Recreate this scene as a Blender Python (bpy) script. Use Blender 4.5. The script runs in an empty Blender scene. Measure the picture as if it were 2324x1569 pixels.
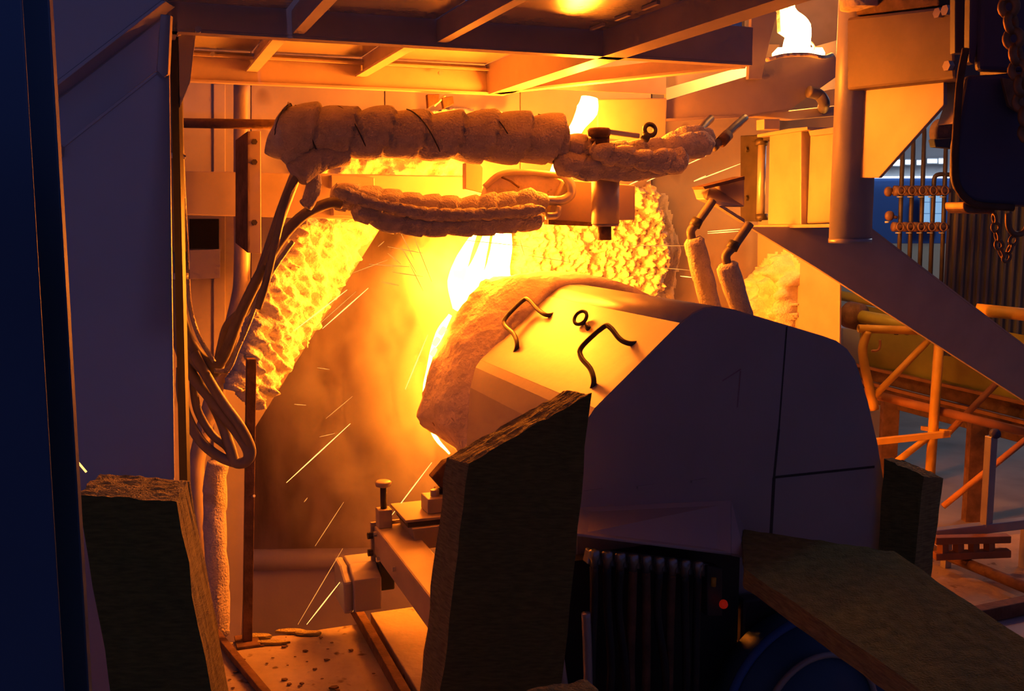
import bpy, bmesh, math, random
from mathutils import Vector, noise, Matrix
random.seed(7)
SC = bpy.context.scene
COL = SC.collection

# ------------------------------------------------------------------ camera
F, PITCH, CX, CY, CZ = 2300.0, math.radians(7.5), 1162.0, 784.5, 1.7
cam_d = bpy.data.cameras.new('camera'); cam = bpy.data.objects.new('camera', cam_d); COL.objects.link(cam)
cam.location = (0, 0, CZ); cam.rotation_euler = (math.radians(90) - PITCH, 0, 0)
cam_d.sensor_width = 36; cam_d.lens = F / 2324 * 36; cam_d.clip_start = .05
SC.camera = cam
# ------------------------------------------------------------------ light
W = bpy.data.worlds.new('hall_ambient'); SC.world = W; W.use_nodes = True
W.node_tree.nodes['Background'].inputs[0].default_value = (.42, .37, 1.0, 1)
W.node_tree.nodes['Background'].inputs[1].default_value = .064
HOT = (1.0, .215, .010)            # colour of the molten rock's light
K_STREAM, K_LANDING, K_FURNACE = 430.0, 330.0, 100.0
def lamp(name, kind, loc, energy, color, size=.2, aim=None, spot=None):
    l = bpy.data.lights.new(name, kind); l.energy = energy; l.color = color
    if kind == 'AREA': l.size = size
    else: l.shadow_soft_size = size
    if spot: l.spot_size = math.radians(spot); l.spot_blend = .5
    o = bpy.data.objects.new(name, l); COL.objects.link(o); o.location = loc
    if aim: o.rotation_euler = (Vector(aim) - Vector(loc)).to_track_quat('-Z', 'Y').to_euler()
    return o
# assumed spot light added behind the camera for the side cover's soft blue-violet patch
lamp('assumed_cover_spot', 'SPOT', (1.6, -3.2, 4.6), 70, (.42, .40, 1.0), .12, (-1.05, 2.75, 1.95), 17)
# added point light, itself unseen, to brighten the far bay
lamp('far_bay_fill', 'POINT', (4.6, 7.4, 3.6), 70, (.75, .85, 1.0), .4)
# added orange fill light at the handrail, standing in for melt light
lamp('rail_fill', 'POINT', (1.75, 5.2, 1.75), 7, (1.0, .33, .03), .1)
SC.view_settings.view_transform = 'Standard'; SC.view_settings.look = 'None'
SC.view_settings.exposure = 0; SC.view_settings.gamma = 1; SC.view_settings.use_curve_mapping = False
SC.cycles.sample_clamp_indirect = 6; SC.cycles.max_bounces = 4; SC.cycles.diffuse_bounces = 3
SC.cycles.volume_bounces = 1; SC.cycles.use_denoising = True
SC.cycles.use_adaptive_sampling = True; SC.cycles.adaptive_threshold = .12; SC.cycles.adaptive_min_samples = 20; SC.cycles.volume_step_rate = 4; SC.cycles.caustics_reflective = False

# ------------------------------------------------------------------ projection helpers
AX = math.radians(20.5); CA, SA = math.cos(AX), math.sin(AX)
UV = Vector((CA, SA, 0)); VV = Vector((-SA, CA, 0)); ZV = Vector((0, 0, 1))   # axes of the plant
def ray(px, py):
    a, b = (px - CX) / F, (CY - py) / F
    y, z = math.cos(PITCH) + b * math.sin(PITCH), -math.sin(PITCH) + b * math.cos(PITCH)
    return Vector((a / y, 1, z / y))
O = Vector((0, 0, CZ))
def P(px, py, Y): return O + ray(px, py) * Y
def PZ(px, py, Z):
    r = ray(px, py); return O + r * ((Z - CZ) / r.z)
def PV(px, py, v):
    r = ray(px, py); return O + r * (v / r.dot(VV))
def PU(px, py, u):
    r = ray(px, py); return O + r * (u / r.dot(UV))
def W3(u, v, z): return UV * u + VV * v + ZV * z

# ------------------------------------------------------------------ materials
def mat(name, col, rough=.6, metal=0.0, var=.12, scale=8, bump=0.0, bscale=60, stretch=(1, 1, 1), spots=None, emit=None):
    m = bpy.data.materials.new(name); m.use_nodes = True; nt = m.node_tree; N, L = nt.nodes, nt.links
    b = N['Principled BSDF']
    b.inputs['Roughness'].default_value = rough; b.inputs['Metallic'].default_value = metal
    tc = N.new('ShaderNodeTexCoord'); mp = N.new('ShaderNodeMapping'); mp.inputs['Scale'].default_value = stretch
    L.new(tc.outputs['Object'], mp.inputs[0])
    nz = N.new('ShaderNodeTexNoise'); nz.inputs['Scale'].default_value = scale; nz.inputs['Detail'].default_value = 3
    L.new(mp.outputs[0], nz.inputs['Vector'])
    cr = N.new('ShaderNodeValToRGB')
    c0 = [max(0, c * (1 - var)) for c in col]; c1 = [min(1, c * (1 + var)) for c in col]
    cr.color_ramp.elements[0].position = .3; cr.color_ramp.elements[1].position = .7
    cr.color_ramp.elements[0].color = (*c0, 1); cr.color_ramp.elements[1].color = (*c1, 1)
    L.new(nz.outputs['Fac'], cr.inputs[0])
    out = cr.outputs[0]
    if spots:
        sc_, col2, th = spots
        n2 = N.new('ShaderNodeTexNoise'); n2.inputs['Scale'].default_value = sc_; n2.inputs['Detail'].default_value = 2
        L.new(tc.outputs['Object'], n2.inputs['Vector'])
        r2 = N.new('ShaderNodeValToRGB'); r2.color_ramp.elements[0].position = th; r2.color_ramp.elements[1].position = th + .06
        L.new(n2.outputs['Fac'], r2.inputs[0])
        mx = N.new('ShaderNodeMix'); mx.data_type = 'RGBA'
        L.new(r2.outputs[0], mx.inputs['Factor']); L.new(out, mx.inputs['A']); mx.inputs['B'].default_value = (*col2, 1)
        out = mx.outputs['Result']
    L.new(out, b.inputs['Base Color'])
    if bump:
        n3 = N.new('ShaderNodeTexNoise'); n3.inputs['Scale'].default_value = bscale; n3.inputs['Detail'].default_value = 2.5
        L.new(mp.outputs[0], n3.inputs['Vector'])
        bp = N.new('ShaderNodeBump'); bp.inputs['Strength'].default_value = bump; bp.inputs['Distance'].default_value = .02
        L.new(n3.outputs['Fac'], bp.inputs['Height']); L.new(bp.outputs[0], b.inputs['Normal'])
    if emit:
        b.inputs['Emission Color'].default_value = (*emit[0], 1); b.inputs['Emission Strength'].default_value = emit[1]
    return m
M = dict(
    galv=mat('galvanised_sheet', (.47, .43, .43), .5, .25, .06, 4, .04, 30),
    deck=mat('deck_sheet', (.62, .55, .48), .24, .55, .10, 5, .03, 20),
    beam=mat('painted_beam', (.62, .50, .42), .45, .1, .10, 6),
    dark=mat('dark_steel', (.07, .06, .06), .5, .3, .2, 12),
    void=mat('dark_opening', (.006, .005, .005), 1.0),  # matt black standing in for the shade inside the wall opening
    black=mat('black_rubber', (.02, .02, .022), .45, 0, .2, 20),
    rust=mat('rusty_steel', (.16, .085, .05), .75, .1, .35, 18, .2, 60),
    blue=mat('blue_paint', (.045, .12, .23), .5, 0, .1, 3),
    cover=mat('grey_cover_paint', (.50, .47, .52), .55, 0, .05, 3),
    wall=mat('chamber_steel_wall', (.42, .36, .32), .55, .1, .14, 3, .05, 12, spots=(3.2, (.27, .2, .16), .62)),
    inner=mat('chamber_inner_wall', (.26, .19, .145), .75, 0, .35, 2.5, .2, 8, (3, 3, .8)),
    wool=mat('raw_mineral_wool', (.80, .74, .58), .95, 0, .12, 30, .4, 90),
    blanket=mat('ceramic_blanket', (.62, .54, .46), .95, 0, .12, 25, .5, 120),
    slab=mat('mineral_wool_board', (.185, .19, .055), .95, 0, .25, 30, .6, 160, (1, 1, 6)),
    slabedge=mat('mineral_wool_board_lit_edge', (.42, .35, .13), .95, 0, .3, 26, .6, 140, (1, 1, 8)),  # brown cut edge, its colour lightened for the light on the board tops
    hose=mat('grey_hose', (.20, .17, .15), .5, .1, .1, 30),
    braid=mat('braided_steel_hose', (.46, .42, .38), .35, .7, .15, 120, .4, 300),
    floor=mat('dusty_floor_plate', (.42, .34, .25), .8, 0, .2, 5, .2, 40, spots=(14, (.15, .1, .06), .66)),
    hallfloor=mat('hall_concrete', (.30, .27, .24), .85, 0, .25, 2, .2, 10),
    chalk=mat('faded_chalk', (.36, .24, .28), .8),
    boxpaint=mat('brown_box_paint', (.20, .145, .115), .5, .1, .15, 6),
    pipepaint=mat('grey_pipe_paint', (.46, .44, .50), .4, .1, .06, 8),
    steel=mat('bright_steel', (.55, .52, .5), .38, .5, .08, 12),
    plate=mat('bare_steel_plate', (.52, .43, .36), .5, .3, .1, 6),
    refr=mat('refractory_crust', (.84, .70, .54), .9, 0, .14, 14, .4, 40, spots=(18, (.30, .18, .11), .72)),
    yellow=mat('yellow_rail_paint', (.62, .36, .04), .5, 0, .12, 10, spots=(9, (.2, .1, .04), .68)),
    rail=mat('worn_rail_paint', (.36, .16, .06), .6, 0, .2, 8),
    greenpipe=mat('olive_pipe_paint', (.40, .36, .06), .5, 0, .1, 8),
    corr=mat('grey_corrugated_sheet', (.17, .17, .16), .6, .1, .2, 3, 0, 30, (6, 6, .4)),
    hallgrey=mat('hall_grey_cladding', (.42, .46, .50), .7, 0, .06, 2),
    hallblue=mat('hall_blue_cladding', (.05, .16, .52), .6, 0, .08, 1.5),
    hallcream=mat('hall_cream_cladding', (.60, .60, .46), .7, 0, .06, 2),
    hoist=mat('hoist_paint', (.10, .09, .15), .5, 0, .1, 6),
    chain=mat('chain_steel', (.34, .20, .10), .5, .5, .3, 30),
    redlamp=mat('red_signal', (.5, .02, .01), .4, 0, .05, 10, emit=((1, .03, .01), .12)),
    amber=mat('amber_connector', (.75, .42, .04), .4, 0, .05, 10),
    valve=mat('valve_iron', (.20, .11, .08), .6, .2, .2, 20),
    stop=mat('coupling_steel', (.34, .38, .40), .3, .8, .1, 30),
    window=mat('lit_window', (.8, .85, .9), .4, 0, .05, 4, emit=((.75, .86, 1.0), 1.6)),
    windowlow=mat('lit_window_blue', (.5, .7, .9), .4, 0, .05, 4, emit=((.30, .62, 1.0), .55)),
)
def emis(name, col, k, var=0.0):
    m = bpy.data.materials.new(name); m.use_nodes = True; N, L = m.node_tree.nodes, m.node_tree.links
    N.remove(N['Principled BSDF']); e = N.new('ShaderNodeEmission')
    e.inputs[0].default_value = (*col, 1); e.inputs[1].default_value = k
    if var:
        tc = N.new('ShaderNodeTexCoord'); nz = N.new('ShaderNodeTexNoise'); nz.inputs['Scale'].default_value = 9; nz.inputs['Detail'].default_value = 5
        L.new(tc.outputs['Object'], nz.inputs['Vector'])
        mr = N.new('ShaderNodeMapRange'); mr.inputs['From Min'].default_value = .35; mr.inputs['From Max'].default_value = .65
        mr.inputs['To Min'].default_value = k * (1 - var); mr.inputs['To Max'].default_value = k
        L.new(nz.outputs['Fac'], mr.inputs['Value']); L.new(mr.outputs[0], e.inputs[1])
    L.new(e.outputs[0], N['Material Output'].inputs[0]); return m
M['melt'] = emis('molten_rock', HOT, K_STREAM)
M['melt1'] = emis('molten_rock_chute', HOT, 390.0)
M['melt2'] = emis('molten_rock_landing', HOT, K_LANDING, .5)
M['melt3'] = emis('molten_rock_furnace', (1.0, .36, .07), K_FURNACE)
M['flame'] = emis('flame_tongue', HOT, 240, .6)
M['film'] = emis('melt_film', HOT, 230)
M['glowchip'] = emis('glowing_crust_chip', HOT, 60)
M['spark'] = emis('spark_streak', (1.0, .47, .11), 2.6)
M['sparkdim'] = emis('dim_spark_streak', (1.0, .36, .06), 1.0)
for k_ in ('spark', 'sparkdim', 'glowchip', 'redlamp', 'window', 'windowlow'): M[k_].cycles.emission_sampling = 'NONE'   # too small to be worth sampling as lamps

# ------------------------------------------------------------------ mesh helpers
WL = {}
def link(name, verts, faces, m, parent=None, smooth=False, bevel=0, base=False):
    vs = [Vector(v) for v in verts]
    lo = Vector((min(v.x for v in vs), min(v.y for v in vs), min(v.z for v in vs)))
    hi = Vector((max(v.x for v in vs), max(v.y for v in vs), max(v.z for v in vs)))
    c = (lo + hi) / 2
    if parent is None: c.z = lo.z
    me = bpy.data.meshes.new(name); me.from_pydata([tuple(v - c) for v in vs], [], faces); me.update()
    bm = bmesh.new(); bm.from_mesh(me); bmesh.ops.recalc_face_normals(bm, faces=bm.faces); bm.to_mesh(me); bm.free()
    if smooth:
        for p in me.polygons: p.use_smooth = True
    me.materials.append(m)
    o = bpy.data.objects.new(name, me); COL.objects.link(o)
    WL[o] = c
    if parent is not None:
        o.parent = parent; o.location = c - WL[parent]
    else: o.location = c
    if bevel:
        b = o.modifiers.new('bevel', 'BEVEL'); b.width = bevel; b.segments = 2; b.limit_method = 'ANGLE'
    return o
def thing(name, loc, label=None, cat=None, group=None, kind=None):
    o = bpy.data.objects.new(name, None); COL.objects.link(o); o.location = loc; WL[o] = Vector(loc); o.empty_display_size = .1
    return tag(o, label, cat, group, kind)
def tag(o, label=None, cat=None, group=None, kind=None):
    if label: o['label'] = label
    if cat: o['category'] = cat
    if group: o['group'] = group
    if kind: o['kind'] = kind
    return o
def prism(pts, vec):
    n = len(pts); vec = Vector(vec); v = [Vector(p) for p in pts] + [Vector(p) + vec for p in pts]
    f = [list(range(n)), list(range(2 * n - 1, n - 1, -1))] + [[i, (i + 1) % n, (i + 1) % n + n, i + n] for i in range(n)]
    return v, f
def bar(a, b, w, h, up=None):
    a, b = Vector(a), Vector(b); d = (b - a).normalized()
    up = Vector(up) if up is not None else (ZV if abs(d.z) < .9 else VV)
    s = d.cross(up).normalized(); t = s.cross(d).normalized()
    v = [p + s * (w / 2 * i) + t * (h / 2 * j) for p in (a, b) for i, j in ((-1, -1), (1, -1), (1, 1), (-1, 1))]
    return v, [[0, 1, 2, 3], [7, 6, 5, 4], [0, 4, 5, 1], [1, 5, 6, 2], [2, 6, 7, 3], [3, 7, 4, 0]]
def ubox(u0, u1, v0, v1, z0, z1):
    v = [W3(u, w, z) for z in (z0, z1) for u, w in ((u0, v0), (u1, v0), (u1, v1), (u0, v1))]
    return v, [[3, 2, 1, 0], [4, 5, 6, 7], [0, 1, 5, 4], [1, 2, 6, 5], [2, 3, 7, 6], [3, 0, 4, 7]]
def wbox(x0, x1, y0, y1, z0, z1):
    v = [Vector((x, y, z)) for z in (z0, z1) for x, y in ((x0, y0), (x1, y0), (x1, y1), (x0, y1))]
    return v, [[3, 2, 1, 0], [4, 5, 6, 7], [0, 1, 5, 4], [1, 2, 6, 5], [2, 3, 7, 6], [3, 0, 4, 7]]
def spline(pts, step=8):
    pts = [Vector(p) for p in pts]
    if len(pts) < 3: return [pts[0].lerp(pts[1], i / step) for i in range(step + 1)]
    out = []; q = [pts[0] * 2 - pts[1]] + pts + [pts[-1] * 2 - pts[-2]]
    for i in range(1, len(q) - 2):
        p0, p1, p2, p3 = q[i - 1:i + 3]
        for k in range(step):
            t = k / step
            out.append(.5 * ((2 * p1) + (p2 - p0) * t + (2 * p0 - 5 * p1 + 4 * p2 - p3) * t * t + (3 * p1 - p0 - 3 * p2 + p3) * t ** 3))
    out.append(pts[-1]); return out
def tube(path, r, n=10, rf=None, cap=True):
    """closed tube along path; rf(s, ang, t) -> radius"""
    path = [Vector(p) for p in path]; V, Fc = [], []; s = 0; nrm = None; K = len(path)
    for i, p in enumerate(path):
        d = (path[min(i + 1, K - 1)] - path[max(i - 1, 0)]).normalized()
        if nrm is None: nrm = d.cross(ZV if abs(d.z) < .9 else UV).normalized()
        nrm = (nrm - d * nrm.dot(d)).normalized(); bn = d.cross(nrm)
        if i: s += (p - path[i - 1]).length
        for k in range(n):
            a = 2 * math.pi * k / n
            rr = rf(s, a, i / (K - 1)) if rf else r
            V.append(p + (nrm * math.cos(a) + bn * math.sin(a)) * rr)
    for i in range(K - 1):
        for k in range(n):
            Fc.append([i * n + k, i * n + (k + 1) % n, (i + 1) * n + (k + 1) % n, (i + 1) * n + k])
    if cap: Fc += [list(range(n - 1, -1, -1)), list(range((K - 1) * n, K * n))]
    return V, Fc
def cyl(a, b, r, r2=None, n=20):
    r2 = r if r2 is None else r2
    return tube([a, b], r, n, lambda s, an, t: r + (r2 - r) * t)
def lathe(a, axis, prof, n=24):
    """prof: list of (distance along axis, radius)"""
    axis = Vector(axis).normalized(); p = [Vector(a) + axis * d for d, _ in prof]
    nrm = axis.cross(ZV if abs(axis.z) < .9 else UV).normalized(); bn = axis.cross(nrm); V, Fc = [], []
    for (d, r), c in zip(prof, p):
        for k in range(n):
            an = 2 * math.pi * k / n; V.append(c + (nrm * math.cos(an) + bn * math.sin(an)) * max(r, 1e-4))
    for i in range(len(prof) - 1):
        for k in range(n): Fc.append([i * n + k, i * n + (k + 1) % n, (i + 1) * n + (k + 1) % n, (i + 1) * n + k])
    Fc += [list(range(n - 1, -1, -1)), list(range((len(prof) - 1) * n, len(prof) * n))]
    return V, Fc
def ring(c, axis, R, r, n=28, k=8):
    axis = Vector(axis).normalized(); e1 = axis.cross(ZV if abs(axis.z) < .9 else UV).normalized(); e2 = axis.cross(e1); V, Fc = [], []
    for i in range(n):
        a = 2 * math.pi * i / n; d = e1 * math.cos(a) + e2 * math.sin(a)
        for j in range(k):
            b = 2 * math.pi * j / k; V.append(Vector(c) + d * (R + r * math.cos(b)) + axis * (r * math.sin(b)))
    for i in range(n):
        for j in range(k): Fc.append([i * k + j, ((i + 1) % n) * k + j, ((i + 1) % n) * k + (j + 1) % k, i * k + (j + 1) % k])
    return V, Fc
def joinm(*parts):
    V, Fc = [], []
    for v, f in parts:
        o = len(V); V += list(v); Fc += [[i + o for i in q] for q in f]
    return V, Fc
def inpoly(x, y, pg):
    c = False; j = len(pg) - 1
    for i in range(len(pg)):
        (xi, yi), (xj, yj) = pg[i], pg[j]
        if (yi > y) != (yj > y) and x < (xj - xi) * (y - yi) / (yj - yi) + xi: c = not c
        j = i
    return c
def edged(x, y, pg):
    m = 1e9
    for i in range(len(pg)):
        (x0, y0), (x1, y1) = pg[i - 1], pg[i]
        dx, dy = x1 - x0, y1 - y0; t = max(0, min(1, ((x - x0) * dx + (y - y0) * dy) / (dx * dx + dy * dy + 1e-9)))
        m = min(m, math.hypot(x - x0 - t * dx, y - y0 - t * dy))
    return m
def wool_mass(pg, proj, thick=.07, lump=.06, res=.011, back=.05, freq=14, aniso=(1, 1), ang=0.0):
    """fluffy relief over an outline: front surface of tufts, flat back, closed rim.  proj(px,py) -> 3D point."""
    pts = [proj(*q) for q in pg]; c = sum(pts, Vector()) / len(pts)
    n = Vector()
    for i in range(len(pts)): n += (pts[i] - c).cross(pts[(i + 1) % len(pts)] - c)
    n.normalize()
    if n.dot(O - c) < 0: n = -n
    e1 = ZV.cross(n).normalized(); e2 = n.cross(e1)
    q2 = [((p - c).dot(e1), (p - c).dot(e2)) for p in pts]
    x0, x1 = min(a for a, _ in q2) - .02, max(a for a, _ in q2) + .02; y0, y1 = min(b for _, b in q2) - .02, max(b for _, b in q2) + .02
    nx, ny = int((x1 - x0) / res) + 1, int((y1 - y0) / res) + 1
    idx, V, keep = {}, [], {}
    for i in range(nx + 1):
        for j in range(ny + 1):
            x, y = x0 + i * res, y0 + j * res
            w = Vector((x * 22, y * 22, c.x * 7)); wob = noise.noise(w) * .022
            ins = inpoly(x, y, q2); d = edged(x, y, q2)
            keep[i, j] = (d if ins else -d) + wob
    for i in range(nx):
        for j in range(ny):
            if all(keep[i + a, j + b] > 0 for a in (0, 1) for b in (0, 1)): idx[i, j] = 1
    vid = {}; Fc = []
    def vert(i, j, side):
        k = (i, j, side)
        if k not in vid:
            x, y = x0 + i * res, y0 + j * res; d = max(0, keep[i, j])
            h = 0
            if side:
                xa, ya = x * math.cos(ang) + y * math.sin(ang), -x * math.sin(ang) + y * math.cos(ang)
                p = Vector((xa * freq * aniso[0], ya * freq * aniso[1], c.z * 3))
                h = noise.turbulence(p, 4, False) * 1.0 + noise.noise(p * .35) * .6
                rg = 1 - abs(noise.noise(p * 1.7 + Vector((9, 2, 4))))
                h = thick * min(1, math.sqrt(d / .05 + .02)) + lump * (h - .3 + .35 * (rg - .7))
            vid[k] = len(V); V.append(c + e1 * x + e2 * y + n * (h if side else -back))
        return vid[k]
    for (i, j) in idx:
        Fc.append([vert(i, j, 1), vert(i + 1, j, 1), vert(i + 1, j + 1, 1), vert(i, j + 1, 1)])
        Fc.append([vert(i, j + 1, 0), vert(i + 1, j + 1, 0), vert(i + 1, j, 0), vert(i, j, 0)])
        for (a, b, q) in ((-1, 0, ((i, j + 1), (i, j))), (1, 0, ((i + 1, j), (i + 1, j + 1))), (0, -1, ((i, j), (i + 1, j))), (0, 1, ((i + 1, j + 1), (i, j + 1)))):
            if (i + a, j + b) not in idx:
                Fc.append([vert(*q[0], 1), vert(*q[0], 0), vert(*q[1], 0), vert(*q[1], 1)])
    return V, Fc
def rough_prism(name, pts, vec, m, m2, parent=None, amp=.005, cuts=14, edge_faces=None):
    """board of mineral wool: prism with fibrous uneven surface; faces around the rim take the lighter cut-edge material, painted as lit"""
    v, f = prism(pts, vec); o = link(name, v, f, m, parent)
    me = o.data; me.materials.append(m2)
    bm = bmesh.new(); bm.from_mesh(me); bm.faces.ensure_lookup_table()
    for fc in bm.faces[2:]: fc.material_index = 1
    bmesh.ops.triangulate(bm, faces=[fc for fc in bm.faces if len(fc.verts) > 4])
    bmesh.ops.subdivide_edges(bm, edges=bm.edges[:], cuts=cuts, use_grid_fill=True)
    for q in bm.verts:
        w = q.co + WL[o]
        q.co += noise.noise_vector(w * 30) * amp + noise.noise_vector(w * 90) * amp * .6
    bm.to_mesh(me); bm.free(); return o
def wrap_rf(r, pitch, step=.13, lump=.10, ends=.25, seed=0, turns=1):
    def rf(s, a, t):
        ph = (s / pitch + turns * a / (2 * math.pi)) % 1.0
        prof = (1 - step / 2) + step * (1 - (1 - ph) ** 3 if ph > .1 else ph * 2.7)
        nz = noise.noise(Vector((s * 9 + seed, math.cos(a) * 1.3, math.sin(a) * 1.3)))
        e = 1.0
        if ends: e = min(1, ends + (1 - ends) * min(1, min(t, 1 - t) / .05))
        return r * (prof + lump * nz) * e
    return rf

# ================================================================== STRUCTURE
# platform floor: two steel chequer plates split along the rail line, edge at v = 4.0
fl = thing('floor', W3(1.2, 2.5, -.06), kind='structure')
for u0, u1 in ((-.9, .24), (.245, .815), (.83, 1.5), (1.505, 2.5)):
    for v0, v1 in ((.2, 2.095), (2.1, 4.0)):
        link('floor_plate', *ubox(u0, u1, v0, v1, -.05, 0), M['floor'], fl, bevel=.003)
link('edge_joist', *ubox(-.9, 2.5, 3.9, 3.98, -.3, -.052), M['beam'], fl)
tag(link('floor_hall', *wbox(1.3, 9, -1, 12, -.2, -.065), M['hallfloor']), kind='structure')
# pit below the spinner
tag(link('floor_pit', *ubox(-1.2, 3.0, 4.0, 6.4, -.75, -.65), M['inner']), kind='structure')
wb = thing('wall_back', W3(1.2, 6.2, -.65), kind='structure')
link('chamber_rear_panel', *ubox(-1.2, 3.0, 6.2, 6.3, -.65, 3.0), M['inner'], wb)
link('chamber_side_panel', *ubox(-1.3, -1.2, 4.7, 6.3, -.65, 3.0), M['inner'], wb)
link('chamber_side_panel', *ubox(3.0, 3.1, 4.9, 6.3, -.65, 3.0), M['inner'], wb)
lg = thing('trim_1', W3(.9, 5.3, -.6), kind='structure')
link('ledge', *tube([PV(380, 1275, 5.2), PV(1120, 1262, 5.2)], .055, 16), M['galv'], lg, True)
link('ledge_apron', *prism([PV(380, 1290, 5.22), PV(1120, 1275, 5.22), PV(1120, 1480, 5.22), PV(380, 1520, 5.22)], VV * .03), M['galv'], lg)
# front wall of the collecting chamber around the opening (v = 4.75)
wf = thing('wall_front', W3(1.0, 4.75, 0), kind='structure')
def wp(name, pg, v=4.75, m='wall', th=.03):
    return link(name, *prism([PV(*q, v) for q in pg], VV * th), M[m], wf, bevel=.003)
wp('wall_panel', [(330, 100), (568, 100), (568, 1040), (540, 1560), (330, 1560)])
wp('wall_panel', [(570, 100), (872, 100), (872, 505), (570, 985)])
wp('wall_panel', [(874, 100), (1180, 100), (1180, 470), (874, 470)])
wp('wall_panel', [(1182, 100), (1478, 100), (1478, 470), (1182, 470)])
wp('wall_panel', [(1480, 100), (1770, 100), (1770, 1000), (1480, 1000)], 4.85)
wp('wall_panel', [(1690, -160), (1990, -160), (1990, 330), (1690, 330)], 5.0)
link('pilaster', *prism([PV(484, 190, 4.74), PV(512, 190, 4.74), PV(512, 1400, 4.74), PV(484, 1400, 4.74)], VV * .012), M['wall'], wf, bevel=.004)

# ------------------------------------------------------------------ hall background, right
hw = thing('wall_right', (4.0, 9.0, -.06), kind='structure')
def hp(name, pg, m, Y=9.0, th=.06, par=None):
    return link(name, *prism([P(*q, Y) for q in pg], (0, th, 0)), M[m], par or hw)
hp('grey_cladding', [(1880, -420), (2900, -420), (2900, 399), (1880, 399)], 'hallgrey')
hp('blue_cladding', [(1880, 405), (2900, 405), (2900, 552), (1880, 552)], 'hallblue')
hp('cream_cladding', [(1880, 553), (2900, 553), (2900, 915), (1880, 915)], 'hallcream')
hp('glowing_beam', [(1880, 400), (2420, 399), (2420, 404), (1880, 405)], 'window', 8.96, .03)  # white beam made bright with the glowing window material
for i, (x0, x1, y0, y1) in enumerate(((2028, 2046, 363, 376), (2056, 2069, 363, 373), (2082, 2096, 364, 374), (2106, 2127, 361, 370), (2132, 2147, 360, 371))):
    w = tag(link('window_%d' % (i + 1), *prism([P(x0 - 2, y0 - 2, 8.97), P(x1 + 2, y0 - 2, 8.97), P(x1 + 2, y1 + 2, 8.97), P(x0 - 2, y1 + 2, 8.97)], (0, .03, 0)), M['hallgrey']), kind='structure')
    link('pane', *prism([P(x0, y0, 8.95), P(x1, y0, 8.95), P(x1, y1, 8.95), P(x0, y1, 8.95)], (0, .015, 0)), M['window'], w)
w = tag(link('window_6', *prism([P(2090, 435, 8.9), P(2144, 435, 8.9), P(2144, 515, 8.9), P(2090, 515, 8.9)], (0, .04, 0)), M['hallgrey']), kind='structure')
for x0, x1 in ((2093, 2110), (2115, 2141)):
    for y0, y1 in ((438, 458), (460, 484), (486, 512)):
        link('pane', *prism([P(x0, y0, 8.88), P(x1, y0, 8.88), P(x1, y1, 8.88), P(x0, y1, 8.88)], (0, .015, 0)), M['windowlow'], w)

# ================================================================== CANOPY OVER THE SPINNER
ZB, ZD = 2.19, 2.315
cn = thing('canopy_frame', W3(1.0, 3.5, ZB), 'grey steel roof frame of joists and sheet over the spinner', 'canopy')
def ibeam(u0, u1, v0, v1, z0, z1, along, m='beam', name='beam'):
    """channel: web plus bottom and top flange"""
    b = link(name, *ubox(u0, u1, v0, v1, z0 + .008, z1), M[m], cn, bevel=.002)
    return b
ibeam(.10, 1.985, 3.0, 3.012, ZB, ZD, 'u', name='front_beam')
link('front_beam_flange', *ubox(.10, 1.985, 3.0, 3.05, ZB, ZB + .008), M['beam'], cn)
ibeam(.05, 1.43, 4.13, 4.145, ZB, ZD - .005, 'u', name='back_beam')
link('back_beam_flange', *ubox(.05, 1.43, 4.10, 4.145, ZB, ZB + .008), M['beam'], cn)
link('back_beam_flange', *ubox(.05, 1.43, 4.09, 4.145, ZD - .03, ZD - .022), M['beam'], cn)
for u in (.475, .90):
    link('joist', *ubox(u, u + .012, 3.02, 4.12, 2.245, ZD), M['beam'], cn)
    link('joist_flange', *ubox(u - .03, u + .012, 3.02, 4.12, 2.237, 2.245), M['beam'], cn)
    link('joist', *ubox(u - .02, u - .008, 1.1, 2.995, ZB + .02, 2.266), M['beam'], cn)
    link('joist_flange', *ubox(u - .02, u + .012, 1.1, 2.995, ZB + .012, ZB + .02), M['beam'], cn)
link('edge_beam', *ubox(1.43, 1.445, 1.1, 4.15, ZB + .008, ZD), M['beam'], cn)
link('edge_beam_flange', *ubox(1.43, 1.51, 1.1, 4.15, ZB, ZB + .008), M['beam'], cn)
link('left_beam', *ubox(.13, .145, 3.0, 4.2, ZB, ZD), M['beam'], cn)
for u0, u1, v0, v1, z in ((.15, .47, 3.03, 4.13, ZD), (.495, .895, 3.03, 4.13, ZD), (.92, 1.425, 3.03, 4.13, ZD),
                          (.12, .44, 1.1, 2.99, 2.268), (.46, .875, 1.1, 2.99, 2.268), (.89, 1.425, 1.1, 2.99, 2.268), (1.45, 1.83, .9, 2.99, ZD + .05), (1.45, 1.98, 3.03, 3.9, ZD + .05)):
    link('roof_sheet', *ubox(u0, u1, v0, v1, z, z + .006), M['deck'], cn)
# diagonal brace and outer side face
link('brace', *bar(W3(1.46, 4.08, ZB + .004), W3(1.985, 3.06, ZB + .004), .045, .008), M['beam'], cn)
link('brace', *bar(W3(1.46, 4.08, ZB + .03), W3(1.985, 3.06, ZB + .03), .008, .05), M['beam'], cn)
link('back_beam', *ubox(1.46, 2.3, 4.16, 4.175, ZB + .04, ZD), M['beam'], cn)
for i in range(9):
    link('weld_bead', *ubox(1.36, 1.37, 1.5 + i * .17, 1.59 + i * .17, 2.258, 2.267), M['beam'], cn)
for px, py in ((449, 69), (482, 124), (998, 166)):
    link('bolt', *cyl(PV(px, py, 2.99 if py < 100 else 4.09), PV(px, py, 2.99 if py < 100 else 4.09) - VV * .018, .009, n=10), M['steel'], cn)
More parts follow.
